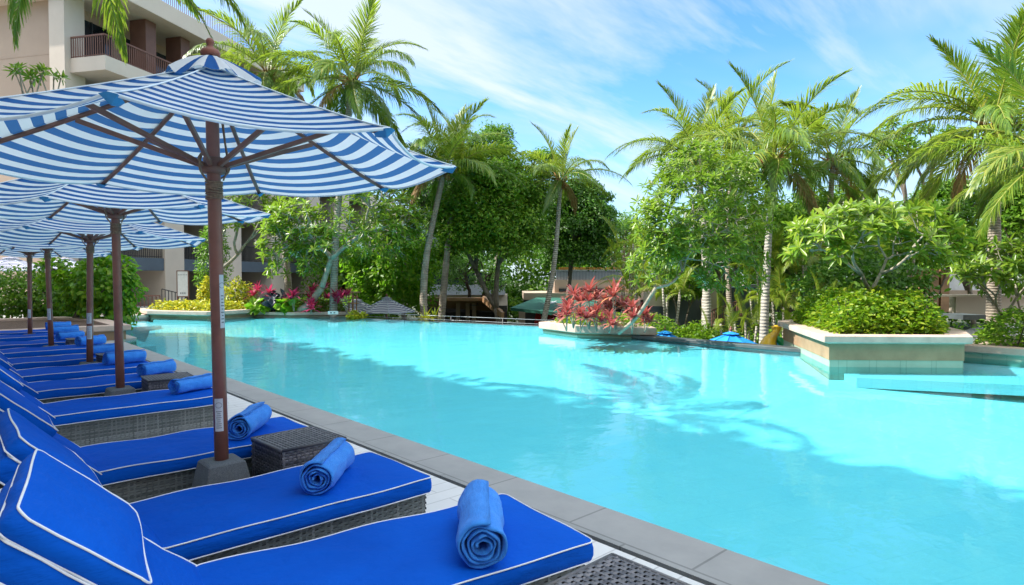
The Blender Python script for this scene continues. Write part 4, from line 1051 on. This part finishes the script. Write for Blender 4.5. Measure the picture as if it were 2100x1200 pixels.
def bigleaf_bush(px, py, D, rxp, rzp, mat, label, n=900, L=.14, W=.6, bz=LOW, seed=0, extra=(), trunkpx=None, name='shrub', tr=.05, bark='bark', group='flowering and leafy shrubs', droop=.35, ry=.8, cat='shrub'):
    g = at(trunkpx or px, 640, D); g.z = bz; G = np.array(g); root = empty(name, g, 0, label, cat, group)
    Vs = []; Fs = []; off = 0; sel = []
    for (x, y, rx, rz, nn) in [(px, py, rxp, rzp, n)]+list(extra):
        c = np.array(at(x, y, D))-G; a = rx*D/F; h = rz*D/F; d = rdir(nn, -.8); rad = rng.uniform(.35, 1., (nn, 1))**.4
        d2 = d*rad*(1+.16*np.sin(d[:, :1]*7+2)+.12*np.sin(d[:, 2:]*9+d[:, 1:2]*5)); side = np.array(rt); f_ = np.array([fw[0], fw[1], 0])
        P = c+d2[:, :1]*side*a+d2[:, 1:2]*f_*a*ry+d2[:, 2:]*np.array([[0, 0, h]])
        out = unit(d[:, :1]*side+d[:, 1:2]*f_+d[:, 2:]*np.array([[0, 0, 1.]])); Nn = unit(out+np.array([[0, 0, .7]])+rng.normal(0, .35, (nn, 3)))
        T = unit(out*.6+rng.normal(0, .7, (nn, 3))-np.array([[0, 0, droop]]))
        V, Fq = leafset(P, T, Nn, L*rng.uniform(.6, 1.3, nn), L*W*rng.uniform(.8, 1.15, nn)); Vs.append(V); Fs.append(Fq+off); off += len(V); sel += list(P[:8])
    link('foliage', np_mesh('foliage', np.concatenate(Vs), np.concatenate(Fs), M[mat]), root)
    b = MB(); grow(b, np.zeros(3), np.array(sel), tr, k=.45); b.build('stem', M[bark], root, smooth=True); return root
bigleaf_bush(805, 555, 30.5, 80, 95, 'leaf_bright', 'bright green big leaved creeper mass left of the two close palm trunks', 3600, .26, .62, extra=((760, 620, 45, 40, 600), (740, 520, 40, 50, 500)), group='creeper masses', cat='creeper', name='creeper')
bigleaf_bush(205, 590, 19, 66, 72, 'leaf_bright', 'bright green creeper bush on the planter at the end of the lounger row', 2300, .17, .68, bz=.3, extra=((228, 640, 44, 38, 700), (255, 560, 20, 34, 160), (110, 560, 30, 40, 260)), trunkpx=152, tr=.09, group='creeper masses', cat='creeper', name='creeper', droop=.9)
bigleaf_bush(50, 610, 20.5, 110, 52, 'leaf_mid', 'dark green shrub bank behind the far loungers at the left edge', 5200, .13, .6, bz=.3, extra=((110, 625, 60, 42, 1500),), group='shrubs behind the loungers')
bigleaf_bush(436, 540, 29.5, 30, 95, 'leaf_mid', 'tall narrow vine covered shrub behind the nearest parasol pole', 2200, .15, .5, bz=0, group='leafy shrubs by the hotel')
bigleaf_bush(490, 604, 27.6, 30, 30, 'leaf_yellow', 'round yellow green croton bush right of the nearest parasol pole', 900, .16, .5, bz=.2, group='yellow crotons')
bigleaf_bush(425, 604, 27.8, 15, 32, 'leaf_yellow', 'taller yellow croton bush left of the nearest parasol pole', 600, .16, .5, bz=.2, group='yellow crotons')
bigleaf_bush(563, 620, 26.5, 20, 14, 'leaf_navy', 'dark blue leaved taro between the pink cordylines', 90, .38, .75, bz=.1, group='taro plants')
bigleaf_bush(528, 628, 26.2, 16, 9, 'leaf_bright', 'light green taro beside the croton bush', 60, .34, .75, bz=.1, group='taro plants')
bigleaf_bush(585, 627, 26.2, 14, 9, 'leaf_bright', 'light green taro right of the dark blue leaved one', 60, .34, .75, bz=.1, group='taro plants')
bigleaf_bush(730, 648, 25.5, 16, 7, 'leaf_yellow', 'orange yellow low plant at the end of the far pool wall', 220, .16, .5, bz=-1, group='yellow crotons')
bigleaf_bush(1770, 585, 18.5, 120, 62, 'leaf_dark', 'deep green shrub under the wide frangipani, behind the hedge', 2600, .2, .5, group='shrubs behind the right planter')
bigleaf_bush(1905, 505, 23.5, 95, 62, 'leaf_mid', 'leafy shrub hiding the white building beside the tallest right palm', 2800, .2, .5, group='shrubs behind the right planter', tr=.08)
bigleaf_bush(1590, 480, 24.5, 95, 75, 'leaf_mid', 'tall shrub filling the gap behind the big pale palm trunk', 3000, .2, .5, group='shrubs behind the right planter', tr=.08)
bigleaf_bush(2070, 570, 18.5, 60, 45, 'leaf_mid', 'shrub against the pinkish garden wall at the right edge', 1200, .18, .5, group='shrubs behind the right planter')
# stuff: low ground cover under the plants
def cover(poly, z0, z1, n, mat, L, name, W=.55, kind='stuff', label=None, cat=None, group=None, edge=.3, par=None):
    P = np.array([(p[0], p[1]) for p in poly]); mn, mx = P.min(0), P.max(0); pts = []
    def inside(q):
        c = False; j = len(P)-1
        for i in range(len(P)):
            if (P[i][1] > q[1]) != (P[j][1] > q[1]) and q[0] < (P[j][0]-P[i][0])*(q[1]-P[i][1])/(P[j][1]-P[i][1])+P[i][0]: c = not c
            j = i
        return c
    def edist(q):
        m = 9
        for i in range(len(P)):
            a, b_ = P[i-1], P[i]; ab = b_-a; t = max(0, min(1, np.dot(q-a, ab)/np.dot(ab, ab))); m = min(m, np.linalg.norm(q-a-ab*t))
        return m
    while len(pts) < n:
        q = mn+(mx-mn)*rng.random(2)
        if inside(q):
            e = min(1, edist(q)/edge); hgt = z0+(z1-z0)*math.sqrt(max(0, 1-(1-e)**2))*(.86+.14*math.sin(q[0]*5.1)*math.sin(q[1]*4.3+1)+.08*math.sin(q[0]*13+q[1]*11))
            z = hgt-(hgt-z0)*(rng.random()**2.2 if e > .8 else rng.random()) ; pts.append((q[0], q[1], z))
    Q = np.array(pts); Nn = unit(np.array([[0, 0, .9]])+rng.normal(0, .55, (n, 3))); T = unit(rng.normal(0, 1, (n, 3))*np.array([[1, 1, .4]]))
    V, Fq = leafset(Q, T, Nn, L*rng.uniform(.6, 1.3, n), L*W*rng.uniform(.8, 1.2, n)); o = link(name, np_mesh(name, V, Fq, M[mat]), par)
    return tag(o, label, cat, group, kind)
def hedge(poly, z0, z1, n, mat, L, label, ntw=60, edge=.35, group='clipped hedges'):
    root = empty('hedge', (0, 0, 0), 0, label, 'hedge', group)
    cover(poly, z0+.08, z1, n, mat, L, 'foliage', kind=None, edge=edge, par=root)
    b = MB(); P = np.array(poly); c = P.mean(0)
    for i in range(ntw):
        a = P[rng.integers(len(P))]; q = c+(a-c)*rng.uniform(.0, .85); d = rng.normal(0, .12, 2); z = z0+(z1-z0)*rng.uniform(.5, .85)
        b.tube([(q[0], q[1], z0-.05), (q[0]+d[0]*.5, q[1]+d[1]*.5, (z0+z)/2), (q[0]+d[0], q[1]+d[1], z)], [.014, .011, .006], 5)
    b.build('stem', M['bark_dark'], root); return root
hedge([(15.25, 6.45), (12.62, 4.5), (13.95, 3.1), (15.4, 3.35), (17., 4.5), (17., 6.4)], .45, 1.32, 15000, 'leaf_hedge', .105, 'bright green clipped hedge filling the big right planter', 140, .5)
hedge([(16.0, 3.0), (16.0, -5), (18.5, -5), (18.5, 3.2)], .1, .95, 9000, 'leaf_mid', .11, 'darker green hedge in the low planter at the right edge', 60, .5)
p0, p1, p2, p3 = [at(x, 640, d) for x, d in ((1325, 19), (1480, 18.5), (1500, 20.5), (1320, 21))]
hedge([(p.x, p.y) for p in (p0, p1, p2, p3)], -1.6, .17, 6500, 'leaf_hedge', .12, 'low bright hedge behind the left azure parasol', 40, .4)
cover([(6.7, 28.6), (7.8, 26.4), (9.7, 27.), (10, 29.5), (6.6, 30.5)], .2, .62, 3000, 'leaf_yellow', .14, 'ground_cover')
cover([(10.1, 26.9), (10.9, 25.8), (11.9, 25.), (12.9, 24.3), (13.8, 27.5), (10.5, 29.3)], .08, .66, 4200, 'leaf_mid', .14, 'ground_cover')
cover([(13.7, 13.1), (13.4, 11.7), (14.3, 10), (16, 10.1), (16, 13.4)], .18, .55, 2600, 'leaf_hedge', .10, 'ground_cover')
p0, p1, p2, p3 = [at(x, 640, d) for x, d in ((720, 27.5), (1150, 23.5), (1180, 28), (720, 31))]
cover([(p.x, p.y) for p in (p0, p1, p2, p3)], LOW, -1.0, 3500, 'leaf_dark', .22, 'undergrowth')
p0, p1, p2, p3 = [at(x, 640, d) for x, d in ((1300, 21), (2000, 20), (2050, 25), (1300, 26))]
cover([(p.x, p.y) for p in (p0, p1, p2, p3)], LOW, -.3, 9000, 'leaf_mid', .22, 'undergrowth')

# ------------------------------------------------------------------ frangipani
def frangipani(bpx, bD, bz, cpx, cpy, D, rxp, rzp, nt_, leafL, label, tr=.07, nflow=.3, dn=-.15, lean=None, ry=.75, nl=11, extra=(), sizebl=.05):
    g = at(bpx, 640, bD); g.z = bz; G = np.array(g); root = empty('frangipani_tree', g, 0, label, 'tree', 'frangipani trees round the pool')
    S_ = []
    for (x, y, rx, rz, k) in [(cpx, cpy, rxp, rzp, nt_)]+list(extra):
        c = np.array(at(x, y, D))-G; a = rx*D/F; h = rz*D/F; d = rdir(k, dn); rad = rng.uniform(.45, 1, (k, 1))**.5; d = d*rad
        side = np.array(rt); f_ = np.array([fw[0], fw[1], 0]); S_.append(c+d[:, :1]*side*a+d[:, 1:2]*f_*a*ry+d[:, 2:]*np.array([[0, 0, h]]))
    S_ = np.concatenate(S_); b = MB()
    if lean is not None:
        q = np.array(at(*lean))-G; b.tube(smoothpath([(0, 0, 0), q*.5+np.array([0, 0, -.15]), q], 8), [tr*(1.15-.25*i/8) for i in range(9)], 9); grow(b, q, S_, tr*.85, k=.38, curve=.16)
        # a second limb rising from near the foot
    else: grow(b, np.zeros(3), S_, tr, k=.36, curve=.16)
    b.build('trunk', M['bark_pale'], root, smooth=True)
    n = len(S_); mid = S_.mean(0)-np.array([0, 0, .6*rzp*D/F]); out = unit(S_-mid)
    P = np.repeat(S_, nl, 0); m = len(P); O_ = np.repeat(out, nl, 0)
    ang = np.tile(np.arange(nl)*2.4, n)+np.repeat(rng.uniform(0, 6.28, n), nl); el = np.tile(np.linspace(-.35, .95, nl), n)+rng.normal(0, .15, m)
    ax = unit(O_+np.array([[0, 0, .8]])); u = unit(np.cross(ax, np.array([[.3, .8, .1]]))); w = np.cross(ax, u)
    T = unit((u*np.cos(ang)[:, None]+w*np.sin(ang)[:, None])*np.cos(el)[:, None]+ax*np.sin(el)[:, None]); Nn = unit(ax+rng.normal(0, .2, (m, 3))-T*.2)
    V, Fq = leafset(P+T*.02, T, Nn, leafL*rng.uniform(.6, 1.15, m), leafL*.30*rng.uniform(.8, 1.2, m), .12, .18)
    link('foliage', np_mesh('foliage', V, Fq, M['leaf_plum']), root)
    k = max(1, int(n*nflow)); idx = rng.choice(n, k, False); P = np.repeat(S_[idx]+out[idx]*leafL*.35, 22, 0)+rng.normal(0, sizebl, (k*22, 3)); m = len(P)
    V, Fq = leafset(P, unit(rng.normal(0, 1, (m, 3))), unit(rng.normal(0, 1, (m, 3))+np.array([[0, 0, 1]])), np.full(m, sizebl*1.15), np.full(m, sizebl*.8)); link('blossom', np_mesh('blossom', V, Fq, M['blossom']), root)
    return root
frangipani(608, 26.3, .1, 715, 455, 26, 165, 105, 300, .34, 'frangipani with a lichened limb leaning right over the far pool wall', .15, .22, -.8, lean=(660, 590, 26), extra=((600, 500, 70, 90, 110), (820, 470, 50, 60, 50)))
frangipani(436, 28, .2, 510, 430, 27.5, 85, 70, 110, .34, 'frangipani beside the hotel, seen right of the nearest parasol pole', .1, .15, -.6)
frangipani(1268, 15.6, .2, 1440, 440, 15.5, 140, 150, 400, .22, 'frangipani leaning out of the red cordyline planter, dotted with white blossoms', .045, .10, -.7, lean=(1345, 590, 15.2), extra=((1350, 540, 60, 60, 40), (1500, 560, 80, 60, 50)), sizebl=.03)
frangipani(1762, 14.2, .45, 1785, 500, 13.6, 175, 90, 150, .30, 'wide frangipani with large leaves growing from the hedge in the right planter', .055, .05, -.35, sizebl=.03, nl=12)
frangipani(2075, 14.6, .1, 2060, 560, 14.4, 95, 65, 75, .27, 'low frangipani at the right edge in front of the pinkish garden wall', .045, .04, -.3)
frangipani(-20, 15, 0, 75, 152, 14.5, 45, 22, 9, .24, 'small leafy tree top left, poking above the nearest parasol canopy', .05, .0, -.3)

# ------------------------------------------------------------------ areca palms
def areca(px, py, D, nf, L, label, ns=5, bz=LOW, spread=.5, emin=5):
    c = at(px, py, D); g = Vector((c.x, c.y, bz)); root = empty('areca_palm', g, 0, label, 'palm', 'areca palms of the lower garden'); rs = random.Random(int(px*7+py))
    h = c.z-bz
    for k in range(ns):
        a = k*2.4+px; r = spread*rs.uniform(.2, 1); top = Vector((math.cos(a)*r, math.sin(a)*r, h*rs.uniform(.78, 1))); b = MB()
        b.tube(smoothpath([(math.cos(a)*r*.3, math.sin(a)*r*.3, 0), top*.5, top], 6), .035, 7); b.build('stem', M['palmtrunk_pale'], root, smooth=True)
        add_fronds(root, top, L, max(2, nf//ns), ('areca',), int(px+k*13+py), emin=emin, emax=84, az0=a)
for a in ((1300, 560, 24, 20, 1.5, 'yellow green areca palm left of the flowering frangipani'), (1372, 588, 22, 15, 1.2, 'areca palm with slim canes behind the red cordylines'),
          (1488, 655, 19.5, 14, 1.1, 'low areca palm left of the right azure parasol'), (1535, 640, 19.5, 12, 1.0, 'small areca palm between the slim brown and the pale palm trunks'),
          (1605, 600, 20, 20, 1.5, 'areca palm behind the yellow slide'), (1655, 530, 22, 20, 1.7, 'tall areca palm left of the wide frangipani'),
          (1560, 540, 23, 16, 1.5, 'areca palm behind the big pale palm trunk'), (1700, 600, 17.5, 14, .9, 'yellowish areca palm rising from the right hedge'),
          (1860, 480, 21, 20, 1.8, 'areca palm behind the wide frangipani, right side'), (1765, 400, 26, 18, 2.2, 'areca palm top in the gap between the tall palms'),
          (1640, 655, 18.5, 12, 1.0, 'low areca palm beside the corner of the right planter'), (1290, 500, 27, 14, 2.0, 'pale arching palm at the left edge of the right grove')):
    areca(*a)

# ------------------------------------------------------------------ cordylines and rosettes
def straps(P, axis, nl, L, Wd, emin, emax, droop):
    """rosette of strap leaves, 3 quads each"""
    V = []; Fq = []
    ax = unit(np.array(axis)[None])[0]; u = unit(np.cross(ax, [.31, .7, .2])[None])[0]; w = np.cross(ax, u)
    for k in range(nl):
        a = k*2.4+rng.uniform(-.3, .3); e = emin+(emax-emin)*(k/nl)+rng.normal(0, .1); d = (u*math.cos(a)+w*math.sin(a))*math.cos(e)+ax*math.sin(e)
        s = unit(np.cross(d, ax)[None])[0]; l = L*rng.uniform(.75, 1.15); p = np.array(P); pts = [p]
        for j in range(4): d = unit((d+np.array([0, 0, -1])*droop*(j*.35))[None])[0]; p = p+d*l/4; pts.append(p)
        b0 = len(V)
        for q, ww in zip(pts, (.25, .85, 1, .7, .05)): V += [q+s*Wd*ww*.5, q-s*Wd*ww*.5]
        for j in range(4): Fq.append((b0+2*j, b0+2*j+1, b0+2*j+3, b0+2*j+2))
    return np.array(V), np.array(Fq)
def cordyline(px, py, D, bz, mat, label, L=.42, nst=3, nl=18, sp=.22, group='cordylines', W_=.075, name='cordyline', emin=0.):
    c = at(px, py, D); g = Vector((c.x, c.y, bz)); root = empty(name, g, 0, label, 'plant', group); Vs = []; Fs = []; off = 0; b = MB()
    for k in range(nst):
        a = k*2.2+px; r = 0 if k == 0 else sp*rng.uniform(.6, 1.2); h = (c.z-bz)*(1 if k == 0 else rng.uniform(.5, .9)); t = np.array([math.cos(a)*r, math.sin(a)*r, h])
        b.tube(smoothpath([(0, 0, 0), t*.5+np.array([0, 0, .02]), t], 4), [.018, .016, .014, .013, .012], 6)
        V, Fq = straps(t, (math.cos(a)*r*.7, math.sin(a)*r*.7, 1), nl, L, W_, emin, 1.25, .3); Vs.append(V); Fs.append(Fq+off); off += len(V)
    link('foliage', np_mesh('foliage', np.concatenate(Vs), np.concatenate(Fs), M[mat]), root); b.build('stem', M['bark_pale'], root, smooth=True)
red = [(1176, 600, 17.2, 'leftmost tall one, with a purple red crest'), (1208, 592, 16.8, 'tall one with the brightest red crest, second from the left'), (1162, 632, 16.4, 'low pale red one at the left rim'),
       (1190, 640, 15.9, 'low orange red one below the bright crest'), (1224, 632, 16.2, 'low one in front of the middle of the clump'), (1262, 592, 16.6, 'tall purple red one right of the middle'),
       (1240, 615, 17.2, 'half hidden one behind the middle'), (1296, 625, 15.6, 'isolated one near the right rim'), (1322, 640, 16., 'rightmost, orange tinged one against the rim'), (1250, 645, 15.8, 'lowest one in front, under the tall purple one')]
for i, (x, y, D, l) in enumerate(red):
    cordyline(x, y+6, D, .2, 'leaf_red', 'red cordyline, '+l, L=.44 if y < 610 else .34, nst=3 if y > 610 else 4, nl=20, W_=.08, group='red cordylines in the angular planter')
for i, (x, y, D, l) in enumerate(((528, 592, 27, 'first from the left, beside the croton bush'), (552, 597, 26.6, 'second from the left'), (603, 603, 26, 'in the middle, below the frangipani fork'), (640, 596, 27, 'dark one behind the leaning limb'),
        (664, 590, 27, 'highest one, left of the pale palm trunk'), (690, 606, 26.2, 'right of the pale palm trunk'), (711, 602, 26, 'last one at the right end'), (637, 622, 25.8, 'low one at the front'))):
    cordyline(x, y+4, D, .1, 'leaf_pink', 'vivid pink cordyline on the far pool wall, '+l, L=.5, nst=2, nl=18, W_=.11, group='pink cordylines on the far pool wall')
for i, (x, y, l) in enumerate(((872, 655, 'left'), (892, 652, 'right'))):
    cordyline(x, y, 24.8, -1.2, 'leaf_yellow', 'yellow green strap leaved plant at the vanishing edge, the %s one of two' % l, L=.6, nst=2, nl=16, W_=.06, group='strap leaved plants at the edge', name='bromeliad')

# ------------------------------------------------------------------ far wood closing the view behind the trees
cs = []; rr_ = []
for px in range(640, 2260, 26):
    for k in range(10):
        D = 52+rng.uniform(-5, 8); top = 455+35*math.sin(px*.011)+20*math.sin(px*.037) if px < 1900 else 480
        y = rng.uniform(top, 650); cs.append(np.array(at(px+rng.uniform(-14, 14), y, D))); rr_.append(rng.uniform(1.1, 2.0))
V, Fq = clump_leaves(np.array(cs), np.array(rr_), 170, .42, .24, True, .5, .6)
tag(link('far_wood', np_mesh('far_wood', V, Fq, M['leaf_mid'])), kind='stuff')

Q = [(-8., -20), (-5.3, -20), (-5.3, 36), (-8., 36)]
ro = cover([(x+5.2, y) for x, y in Q], 17.4, 19.0, 3600, 'leaf_mid', .5, 'roof_shadow_leaves', kind=None, edge=1.2, par=wing)  # unseen leaves added along the roof to roughen the wing's shadow edge

# ------------------------------------------------------------------ light, sky
SUN_AZ = math.atan2(-.68, .73); EL = R(42)
sd = Vector((math.sin(SUN_AZ)*math.cos(EL), math.cos(SUN_AZ)*math.cos(EL), math.sin(EL)))
L = bpy.data.lights.new('sun', 'SUN'); L.energy = 4.4; L.angle = R(.5); L.color = (1, .95, .87)
so = bpy.data.objects.new('sun', L); COL.objects.link(so); so.rotation_euler = (-sd).to_track_quat('-Z', 'Y').to_euler()
W = bpy.data.worlds.new('World'); S.world = W; W.use_nodes = True; nt = W.node_tree; bg = nt.nodes['Background']
sk = N(nt, 'ShaderNodeTexSky', sky_type='NISHITA'); sk.sun_disc = False; sk.sun_elevation = EL; sk.sun_rotation = SUN_AZ % (2*math.pi)
sk.air_density = 1.0; sk.dust_density = .4; sk.ozone_density = 2.2
tc = N(nt, 'ShaderNodeTexCoord'); sp = N(nt, 'ShaderNodeSeparateXYZ'); nt.links.new(tc.outputs['Generated'], sp.inputs[0])
# clouds on a high flat layer: x/z, y/z
mz = N(nt, 'ShaderNodeMath', operation='MAXIMUM'); mz.inputs[1].default_value = .0; nt.links.new(sp.outputs['Z'], mz.inputs[0])
az_ = N(nt, 'ShaderNodeMath', operation='ADD'); az_.inputs[1].default_value = .16; nt.links.new(mz.outputs[0], az_.inputs[0])
dx = N(nt, 'ShaderNodeMath', operation='DIVIDE'); dy = N(nt, 'ShaderNodeMath', operation='DIVIDE')
for n_, s_ in ((dx, 'X'), (dy, 'Y')): nt.links.new(sp.outputs[s_], n_.inputs[0]); nt.links.new(az_.outputs[0], n_.inputs[1])
cb_ = N(nt, 'ShaderNodeCombineXYZ'); nt.links.new(dx.outputs[0], cb_.inputs[0]); nt.links.new(dy.outputs[0], cb_.inputs[1])
def cloud(rot, scl, nscale, stops, detail=7, dist=.6, loc=(0, 0, 0)):
    mp = N(nt, 'ShaderNodeMapping'); mp.inputs['Rotation'].default_value = (0, 0, rot); mp.inputs['Scale'].default_value = scl; mp.inputs['Location'].default_value = loc
    nt.links.new(cb_.outputs[0], mp.inputs[0]); n = N(nt, 'ShaderNodeTexNoise'); setin(n, Scale=nscale, Detail=detail, Roughness=.6, Distortion=dist); nt.links.new(mp.outputs[0], n.inputs[0])
    return ramp(nt, n.outputs['Fac'], [(stops[0], (0, 0, 0)), (stops[1], (1, 1, 1))])
c1 = cloud(R(62), (.34, 1.5, 1), 1.1, (.46, .64), loc=(3.1, 1.7, 0)); c2 = cloud(R(20), (.7, 1.1, 1), .6, (.47, .8), 5, .3, (8, 2, 0))
mxx = N(nt, 'ShaderNodeMix', data_type='RGBA', blend_type='SCREEN'); mxx.inputs[0].default_value = 1.; nt.links.new(c1, mxx.inputs[6]); nt.links.new(c2, mxx.inputs[7])
hs = N(nt, 'ShaderNodeHueSaturation'); setin(hs, Saturation=1.15, Value=1.); nt.links.new(sk.outputs[0], hs.inputs['Color'])
fm = N(nt, 'ShaderNodeMath', operation='MULTIPLY'); fm.inputs[1].default_value = .8
cs = N(nt, 'ShaderNodeSeparateColor'); nt.links.new(mxx.outputs[2], cs.inputs[0]); nt.links.new(cs.outputs[0], fm.inputs[0])
cm = N(nt, 'ShaderNodeMix', data_type='RGBA'); nt.links.new(fm.outputs[0], cm.inputs[0]); tn = N(nt, 'ShaderNodeMix', data_type='RGBA', blend_type='MULTIPLY'); tn.inputs[0].default_value = 1.; nt.links.new(hs.outputs[0], tn.inputs[6]); tn.inputs[7].default_value = (.62, .85, 1.0, 1); nt.links.new(tn.outputs[2], cm.inputs[6]); cm.inputs[7].default_value = (2.9, 3.15, 3.35, 1)
hz = ramp(nt, sp.outputs['Z'], [(.0, (.75, .75, .75)), (.27, (0, 0, 0))])
c0 = N(nt, 'ShaderNodeMix', data_type='RGBA'); nt.links.new(hz, c0.inputs[0]); nt.links.new(cm.outputs[2], c0.inputs[6]); c0.inputs[7].default_value = (2.3, 2.75, 3.1, 1)
# unseen thick cloud overhead, added to brighten the shaded foreground
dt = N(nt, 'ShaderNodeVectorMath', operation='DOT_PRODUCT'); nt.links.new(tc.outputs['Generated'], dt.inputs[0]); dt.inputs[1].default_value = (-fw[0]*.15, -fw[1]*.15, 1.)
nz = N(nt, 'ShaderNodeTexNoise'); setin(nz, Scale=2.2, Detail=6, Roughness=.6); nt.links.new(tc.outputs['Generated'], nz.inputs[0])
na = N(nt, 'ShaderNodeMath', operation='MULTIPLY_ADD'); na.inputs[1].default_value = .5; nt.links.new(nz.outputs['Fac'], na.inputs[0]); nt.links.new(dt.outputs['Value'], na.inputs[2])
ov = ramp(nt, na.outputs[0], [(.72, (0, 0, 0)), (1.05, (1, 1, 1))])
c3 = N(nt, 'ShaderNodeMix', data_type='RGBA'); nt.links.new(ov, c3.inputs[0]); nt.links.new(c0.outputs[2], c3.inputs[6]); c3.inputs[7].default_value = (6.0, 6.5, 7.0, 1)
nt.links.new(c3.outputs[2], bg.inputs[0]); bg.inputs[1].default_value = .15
S.view_settings.view_transform = 'Standard'; S.view_settings.look = 'None'; S.view_settings.gamma = 1; S.view_settings.exposure = 1.18
S.render.engine = 'CYCLES'; cy = S.cycles
cy.max_bounces = 8; cy.diffuse_bounces = 3; cy.glossy_bounces = 3; cy.transparent_max_bounces = 10; cy.transmission_bounces = 4
cy.caustics_reflective = False; cy.caustics_refractive = False; cy.sample_clamp_indirect = 6
try: cy.use_denoising = True; cy.denoiser = 'OPENIMAGEDENOISE'
except Exception: pass
